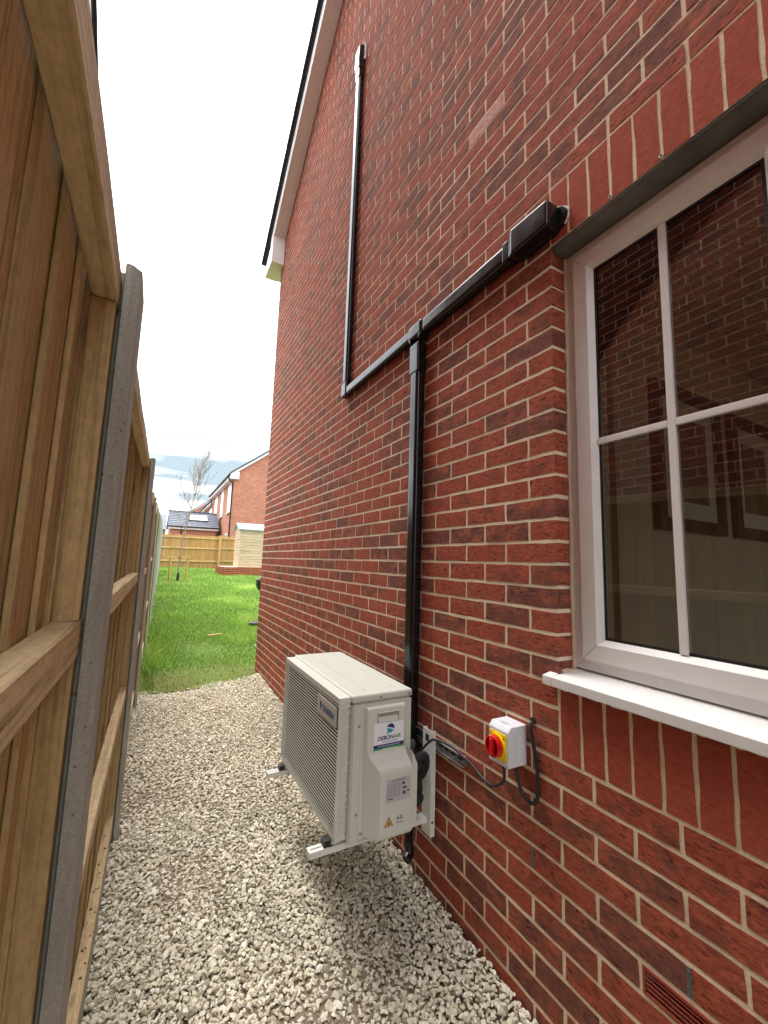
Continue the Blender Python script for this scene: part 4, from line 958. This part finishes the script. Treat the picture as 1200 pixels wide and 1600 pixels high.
SY, SX0, SX1 = 18.0, 2.02, 4.2
PL = thing('brick_plinth', (3, SY, zg(SY)-.03), 'low red brick plinth under the garden shed', 'plinth')
mb = MB(); mb.box(1.36+.012, 4.5, SY-.345, SY+2.2, zg(SY)-.1, -1.515); mb.build('mortar', M_mortar, PL)
z = -1.505-.07; rows = 0
while z > zg(SY)-.08:
    xs_ = 1.36-(.1125 if rows % 2 else 0)
    while xs_ < 4.4:
        a = max(xs_, 1.36); mb = MB(); mb.box(a, xs_+.215, SY-.35-.006, SY-.25, z, z+.065); mb.build('brick', M_brick2, PL, tone=rnd.random(), smooth=False); xs_ += .225
    z -= .075; rows += 1
zz_ = -1.575; rows = 0
while zz_ > zg(SY)-.08:
    yy_ = SY-.248+(.1 if rows % 2 else 0)
    while yy_ < SY+2: box('brick', M_brick2, PL, 1.36, 1.45, yy_, yy_+.215, zz_, zz_+.065, tone=rnd.random(), smooth=False); yy_ += .225
    zz_ -= .075; rows += 1
SH = thing('shed', (3.1, SY, -1.515), 'pale shiplap timber shed with grey felt roof by far fence', 'shed')
zt = .06; nb = 13; hb = (zt+1.51)/nb
for i in range(nb):
    z0 = -1.51+i*hb; mb = MB(); mb.prism([(SY-.012, z0), (SY+.006, z0+hb-.004), (SY+.02, z0+hb-.004), (SY+.02, z0)], 'x', SX0+.05, SX1); mb.build('front_board', M_shed, SH, tone=rnd.random()*.5, smooth=False)
    mb = MB(); mb.prism([(SX0-.012, z0), (SX0+.006, z0+hb-.004), (SX0+.02, z0+hb-.004), (SX0+.02, z0)], 'y', SY+.05, SY+1.25); mb.build('side_board', M_shed, SH, tone=rnd.random()*.5, smooth=False)
mb = MB(); mb.prism([(SY+.05, zt), (SY+1.25, zt), (SY+.65, zt+.30)], 'x', SX0-.004, SX0+.02); mb.build('gable', M_shed, SH, tone=.2)
box('corner_post', M_shed, SH, SX0-.016, SX0+.05, SY-.016, SY+.05, -1.51, zt, tone=.1)
for s_ in (0, 1):
    mb = MB(); y0, y1 = (SY-.10, SY+.649) if s_ == 0 else (SY+1.40, SY+.651); k = .30/.60
    zz = lambda y: zt+.02+.02+(.32-abs(y-(SY+.65))*.42)
    mb.prism([(y0, zz(y0)), (y1, zz(y1)), (y1, zz(y1)+.03), (y0, zz(y0)+.03)], 'x', SX0-.09, SX1+.09); mb.build('roof', M_felt, SH, smooth=False)

# young tree with two stakes and a crossbar
TX, TY = -.46, 14.0; tz = zg(TY)
TR = thing('young_tree', (TX, TY, tz), 'bare young tree with slender twigs, tied to low stakes on the lawn', 'tree')
tr_ = [(TX, TY, tz-.05), (TX+.02, TY, tz+.8), (TX+.10, TY, tz+1.6), (TX+.26, TY, tz+2.6), (TX+.40, TY, tz+3.5), (TX+.52, TY, tz+4.15)]
MB().tube(catmull(tr_, 5), [.026-.021*i/25 for i in range(26)], 7).build('trunk', M_bark, TR)
lr = random.Random(5); cp = catmull(tr_, 20); crown = MB()
def twig(p, d, L_, r, depth):
    pts = [p]; q = Vector(p)
    for i in range(4):
        d = (d+Vector((lr.uniform(-.2, .2), lr.uniform(-.2, .2), lr.uniform(-.02, .22)))).normalized(); q = q+d*L_/4; pts.append(q.copy())
        if depth and lr.random() < .95: twig(q, (d+Vector((lr.uniform(-.8, .8), lr.uniform(-.8, .8), lr.uniform(0, .5)))).normalized(), L_*lr.uniform(.4, .65), r*.6, depth-1)
    crown.tube(pts, [r*(1-.2*i) for i in range(5)], 3, False)
for i in range(30):
    t_ = lr.uniform(.36, .97); p_ = cp[int(t_*(len(cp)-1))]; a = lr.uniform(0, 6.28)
    twig(p_, Vector((math.cos(a)*.62, math.sin(a)*.62, .8)).normalized(), (1.2-t_)*1.05+.12, .0115, 2)
crown.build('crown', M_bark, TR, smooth=False)
for sx_, lab in ((-.26, 'left'), (.26, 'right')):
    mb = MB(); mb.tube([(TX+sx_-.03*(1 if sx_ > 0 else -1), TY, tz-.05), (TX+sx_, TY, tz+.83)], .032, 10)
    tag(mb.build('tree_stake', M_stake, tone=.2), '%s round timber stake beside the young tree' % lab, 'stake', 'stakes of the young tree')
mb = MB(); mb.box(TX-.33, TX+.33, TY-.055, TY-.034, tz+.74, tz+.80); cb = mb.build('stake_crossbar', M_railx, None, bevel=.004, tone=.1); tag(cb, 'pale timber crossbar nailed across the two tree stakes', 'crossbar')
MB().tube([(TX-.03, TY-.058, tz+.77), (TX+.05, TY-.058, tz+.775), (TX+.05, TY+.04, tz+.775)], .014, 8).build('tree_tie', M_blackm, cb)
mb = MB(); mb.tube([(TX+.0, TY-.005, tz+.0), (TX+.012, TY-.005, tz+.28)], [.045, .034], 10); mb.build('trunk_guard', M_blackm, TR)
dsh = MB(); n = 18; dsh.add([(TX, TY, tz+.03)]+[(TX+.28*math.cos(2*math.pi*i/n)*(1+.2*lr.random()), TY+.3*math.sin(2*math.pi*i/n), tz+.006-.012) for i in range(n)], [(0, i+1, (i+1) % n+1) for i in range(n)])
tag(dsh.build('soil_patch', M_soil), 'bare earth ring at the foot of the young tree', 'soil', kind='stuff')

# black kettle barbecue half hidden behind the house corner
bx, by = .76, 7.0; bz = zg(by)
Q = thing('barbecue', (bx, by, bz), 'black rounded barbecue half hidden behind the brick house corner', 'barbecue')
def lathe(mb, cx, cy, prof_, n=24):
    pts = [(cx+r*math.cos(2*math.pi*q/n), cy+r*math.sin(2*math.pi*q/n), z) for z, r in prof_ for q in range(n)]
    mb.add(pts, [(i*n+q, i*n+(q+1) % n, (i+1)*n+(q+1) % n, (i+1)*n+q) for i in range(len(prof_)-1) for q in range(n)])
mb = MB(); zc = bz+.68; lathe(mb, bx, by, [(zc+.19*math.sin(a), .235*math.cos(a)+.001) for a in np.linspace(-1.5, .0, 9)]); mb.build('bowl', M_black, Q)
mb = MB(); lathe(mb, bx, by, [(zc+.012+.17*math.sin(a), .24*math.cos(a)+.001) for a in np.linspace(0, 1.5, 9)]); ld = mb.build('lid', M_black, Q)
MB().tube([(bx-.05, by, zc+.18), (bx-.05, by, zc+.215), (bx+.05, by, zc+.215), (bx+.05, by, zc+.18)], .01, 8).build('handle', M_blackm, ld)
for a in (.5, 2.6, 4.7): MB().tube([(bx+.13*math.cos(a), by+.13*math.sin(a), zc-.15), (bx+.15*math.cos(a), by+.15*math.sin(a), bz)], .011, 8).build('leg', M_blackm, Q)
mb = MB(); P = [(.36, 6.62), (.42, 6.55), (.52, 6.53), (.62, 6.58), (.62, 6.72), (.5, 6.76), (.40, 6.72)]
z_ = zg(6.6); mb.prism(P, 'z', z_, z_+.07); tag(mb.build('black_cover', M_blackm, bevel=.03, seg=3), 'low crumpled black bundle lying on grass by the house corner', 'bundle')
mb = MB(); z_ = zg(5.2); mb.box(.20, .42, 5.12, 5.30, z_-.01, z_+.03); tag(mb.build('paving_slab', M_conc, bevel=.006), 'small pale slab in the grass against the house corner', 'slab')
mb = MB(); mb.tube([(-.35, 6.0, zg(6)+.02), (-.14, 6.05, zg(6)+.025)], .018, 7); tag(mb.build('stick', M_stake, tone=.1), 'short pale stick lying in the grass', 'stick')

# ------------------------------------------------------------------ houses beyond
hx, hy0, hy1, hzb, hze = 2.95, 27.0, 38.5, -1.7, 4.35
FH = thing('terraced_house', (hx+4, hy0, hzb), 'orange brick gable end house beyond the shed, white windows under eaves', 'house')
hp = .77; hw = 8.0; apx = hx+hw/2
def far_brick(name, poly, axis, lo, hi, parent): return MB().prism(poly, axis, lo, hi).build(name, M_farbrick, parent, smooth=False)
Mf = Mat('far_brick', .9, spec=.2)
bt = Mf.n('ShaderNodeTexBrick'); bt.inputs['Scale'].default_value = 1; bt.inputs['Brick Width'].default_value = .225; bt.inputs['Row Height'].default_value = .075; bt.inputs['Mortar Size'].default_value = .006
bt.inputs['Color1'].default_value = lin(176, 108, 86); bt.inputs['Color2'].default_value = lin(196, 134, 110); bt.inputs['Mortar'].default_value = lin(206, 176, 150)
gg = Mf.n('ShaderNodeNewGeometry'); sx = Mf.n('ShaderNodeSeparateXYZ'); cb_ = Mf.n('ShaderNodeCombineXYZ'); Mf.l(gg.outputs['Position'], sx.inputs[0])
Mf.l(Mf.math('ADD', sx.outputs['X'], sx.outputs['Y']), cb_.inputs[0]); Mf.l(sx.outputs['Z'], cb_.inputs[1]); Mf.l(cb_.outputs[0], bt.inputs['Vector'])
Mf.base(Mf.mix(.6, bt.outputs['Color'], Mf.ramp(Mf.noise(Mf.pos(), 1.3, 5, .65), [(.3, G4(.75)), (.7, G4(1.15))]), 'MULTIPLY')); M_farbrick = Mf.m
def terrace(T_, x0, y0, y1, zb, ze, wins, gable=True):
    ap = x0+hw/2; rz = ze+hw/2*hp
    far_brick('wall', [(x0, zb), (x0+hw, zb), (x0+hw, ze), (ap, rz), (x0, ze)], 'y', y0, y1, T_)
    mb = MB(); ov = .34
    mb.prism([(x0-ov, ze-ov*hp+.12), (ap, rz+.12), (ap, rz+.24), (x0-ov, ze-ov*hp+.24)], 'y', y0-.16, y1); mb.prism([(x0+hw+ov, ze-ov*hp+.12), (ap+.002, rz+.12), (ap+.002, rz+.24), (x0+hw+ov, ze-ov*hp+.24)], 'y', y0-.16, y1)
    mb.build('roof', M_tile2, T_, smooth=False)
    mb = MB(); mb.prism([(x0-.28, ze-.28*hp-.04), (ap, rz-.04), (ap, rz+.118), (x0-.28, ze-.28*hp+.118)], 'y', y0-.13, y0-.005); mb.prism([(x0-.30, ze-.42), (x0+.25, ze-.42), (x0+.25, ze+.1), (x0-.30, ze-.2)], 'y', y0-.125, y0-.006); mb.build('bargeboard', M_whitelit, T_, smooth=False)
    box('fascia', M_whitelit, T_, x0-.30, x0-.002, y0+.0, y1, ze-.40, ze-.17)
    mb = MB(); mb.tube([(x0-.36, y0-.1, ze-.17), (x0-.36, y1, ze-.17)], .06, 8); mb.build('gutter', M_blackm, T_)
    mb = MB(); mb.tube([(x0-.36, y0+.25, ze-.2), (x0-.30, y0+.28, ze-.45), (x0-.07, y0+.3, ze-.62), (x0-.07, y0+.3, zb)], .045, 8); mb.build('downpipe', M_blackm, T_)
    for (a, b, c_, d) in wins:
        wf = MB(); wf.box(x0-.03, x0-.002, a, b, c_, d); wf = wf.build('window', M_whitelit, T_, smooth=False)
        for q in range(2): m_ = (b-a)/2; box('pane', M_winfar, wf, x0-.036, x0-.031, a+m_*q+.06, a+m_*(q+1)-.05, c_+.07, d-.07, smooth=False)
        box('sill', M_whitelit, wf, x0-.1, x0-.004, a-.05, b+.05, c_-.07, c_-.002, smooth=False)
terrace(FH, hx, hy0, hy1, hzb, hze, [(27.9, 29.3, 1.9, 3.9), (31.6, 32.8, 1.9, 3.9), (35.0, 36.6, 1.9, 3.9), (28.3, 29.3, -1.4, .5)])
FH2 = thing('terraced_house', (hx+4.3, 39, hzb), 'next brick house along the row, partly hidden behind the gable end house', 'house')
terrace(FH2, hx+.25, 38.8, 52, hzb, hze-.25, [(41, 43, 1.7, 3.5), (46, 48, 1.7, 3.5)])
FH3 = thing('terraced_house', (hx-.7, 58, hzb), 'farthest pale roofed house at the end of the row', 'house')
terrace(FH3, hx-1.2, 58, 68, hzb, hze-.3, [(60, 62, 1.7, 3.5)])
# garage with slate roof and a roof light
gz_e, gz_r, gY = .95, 2.15, 31.0
GA = thing('garage', (1, gY+2, -1.6), 'low brick outbuilding with slate roof and pale roof light', 'garage')
far_brick('wall', [(-.42, -1.7), (2.55, -1.7), (2.55, .95), (-.42, .95)], 'y', gY+.2, gY+4.4, GA)
zr = lambda y: gz_e+(y-gY)*(gz_r-gz_e)/2.1
nrow = 9
for i in range(nrow):
    y0, y1 = gY-.05+2.15*i/nrow, gY-.05+2.15*(i+1)/nrow+.05
    mb = MB(); mb.prism([(y0, zr(y0)+.02), (y1, zr(y1)-.01), (y1, zr(y1)+.008), (y0, zr(y0)+.045)], 'x', -.56-.0, 2.72); mb.build('slate_course', M_tile2, GA, smooth=False)
mb = MB(); mb.prism([(gY+2.12, gz_r), (gY+4.6, gz_e), (gY+4.6, gz_e+.03), (gY+2.12, gz_r+.03)], 'x', -.56, 2.72); mb.prism([(gY+.2, gz_e), (gY+4.4, gz_e), (gY+2.1, gz_r-.05)], 'x', -.40, 2.53); mb.build('rear_roof', M_tile2, GA, smooth=False)
box('ridge', M_tile2, GA, -.57, 2.73, gY+2.02, gY+2.22, gz_r+.01, gz_r+.06)
mb = MB(); ya, yb = gY+.75, gY+1.55; mb.prism([(ya, zr(ya)+.05), (yb, zr(yb)+.05), (yb, zr(yb)+.1), (ya, zr(ya)+.1)], 'x', .75, 2.05); sl = mb.build('roof_light', M_tile, GA)
mb = MB(); mb.prism([(ya+.06, zr(ya+.06)+.101), (yb-.06, zr(yb-.06)+.101), (yb-.06, zr(yb-.06)+.108), (ya+.06, zr(ya+.06)+.108)], 'x', .82, 1.98); mb.build('pane', M_whitelit, sl)
box('fascia', M_whitelit, GA, -.55, 2.7, gY-.02, gY+.1, gz_e-.2, gz_e-.03); MB().tube([(-.58, gY-.08, gz_e-.02), (2.74, gY-.08, gz_e-.02)], .055, 8).build('gutter', M_blackm, GA)
MB().tube([(.3, gY-.05, gz_e-.05), (.3, gY+.15, gz_e-.3), (.3, gY+.15, -1.7)], .04, 8).build('downpipe', M_blackm, GA)
# distant house at the left
LB = thing('distant_house', (-4, 48, -1.4), 'distant brick house with bluish roof glimpsed beside the fence top', 'house')
far_brick('wall', [(48.2, -1.5), (56, -1.5), (56, 1.6), (48.2, 1.6)], 'x', -6, -.55, LB)
mb = MB(); mb.prism([(48.0, 1.5), (52, 3.4), (52, 3.55), (48.0, 1.65)], 'x', -6, -.35); mb.prism([(56.2, 1.5), (52.01, 3.4), (52.01, 3.55), (56.2, 1.65)], 'x', -6, -.35); mb.build('roof', M_tile2, LB, smooth=False)
box('window', M_whitelit, LB, -1.5, -.8, 48.15, 48.198, -.3, .9, smooth=False)
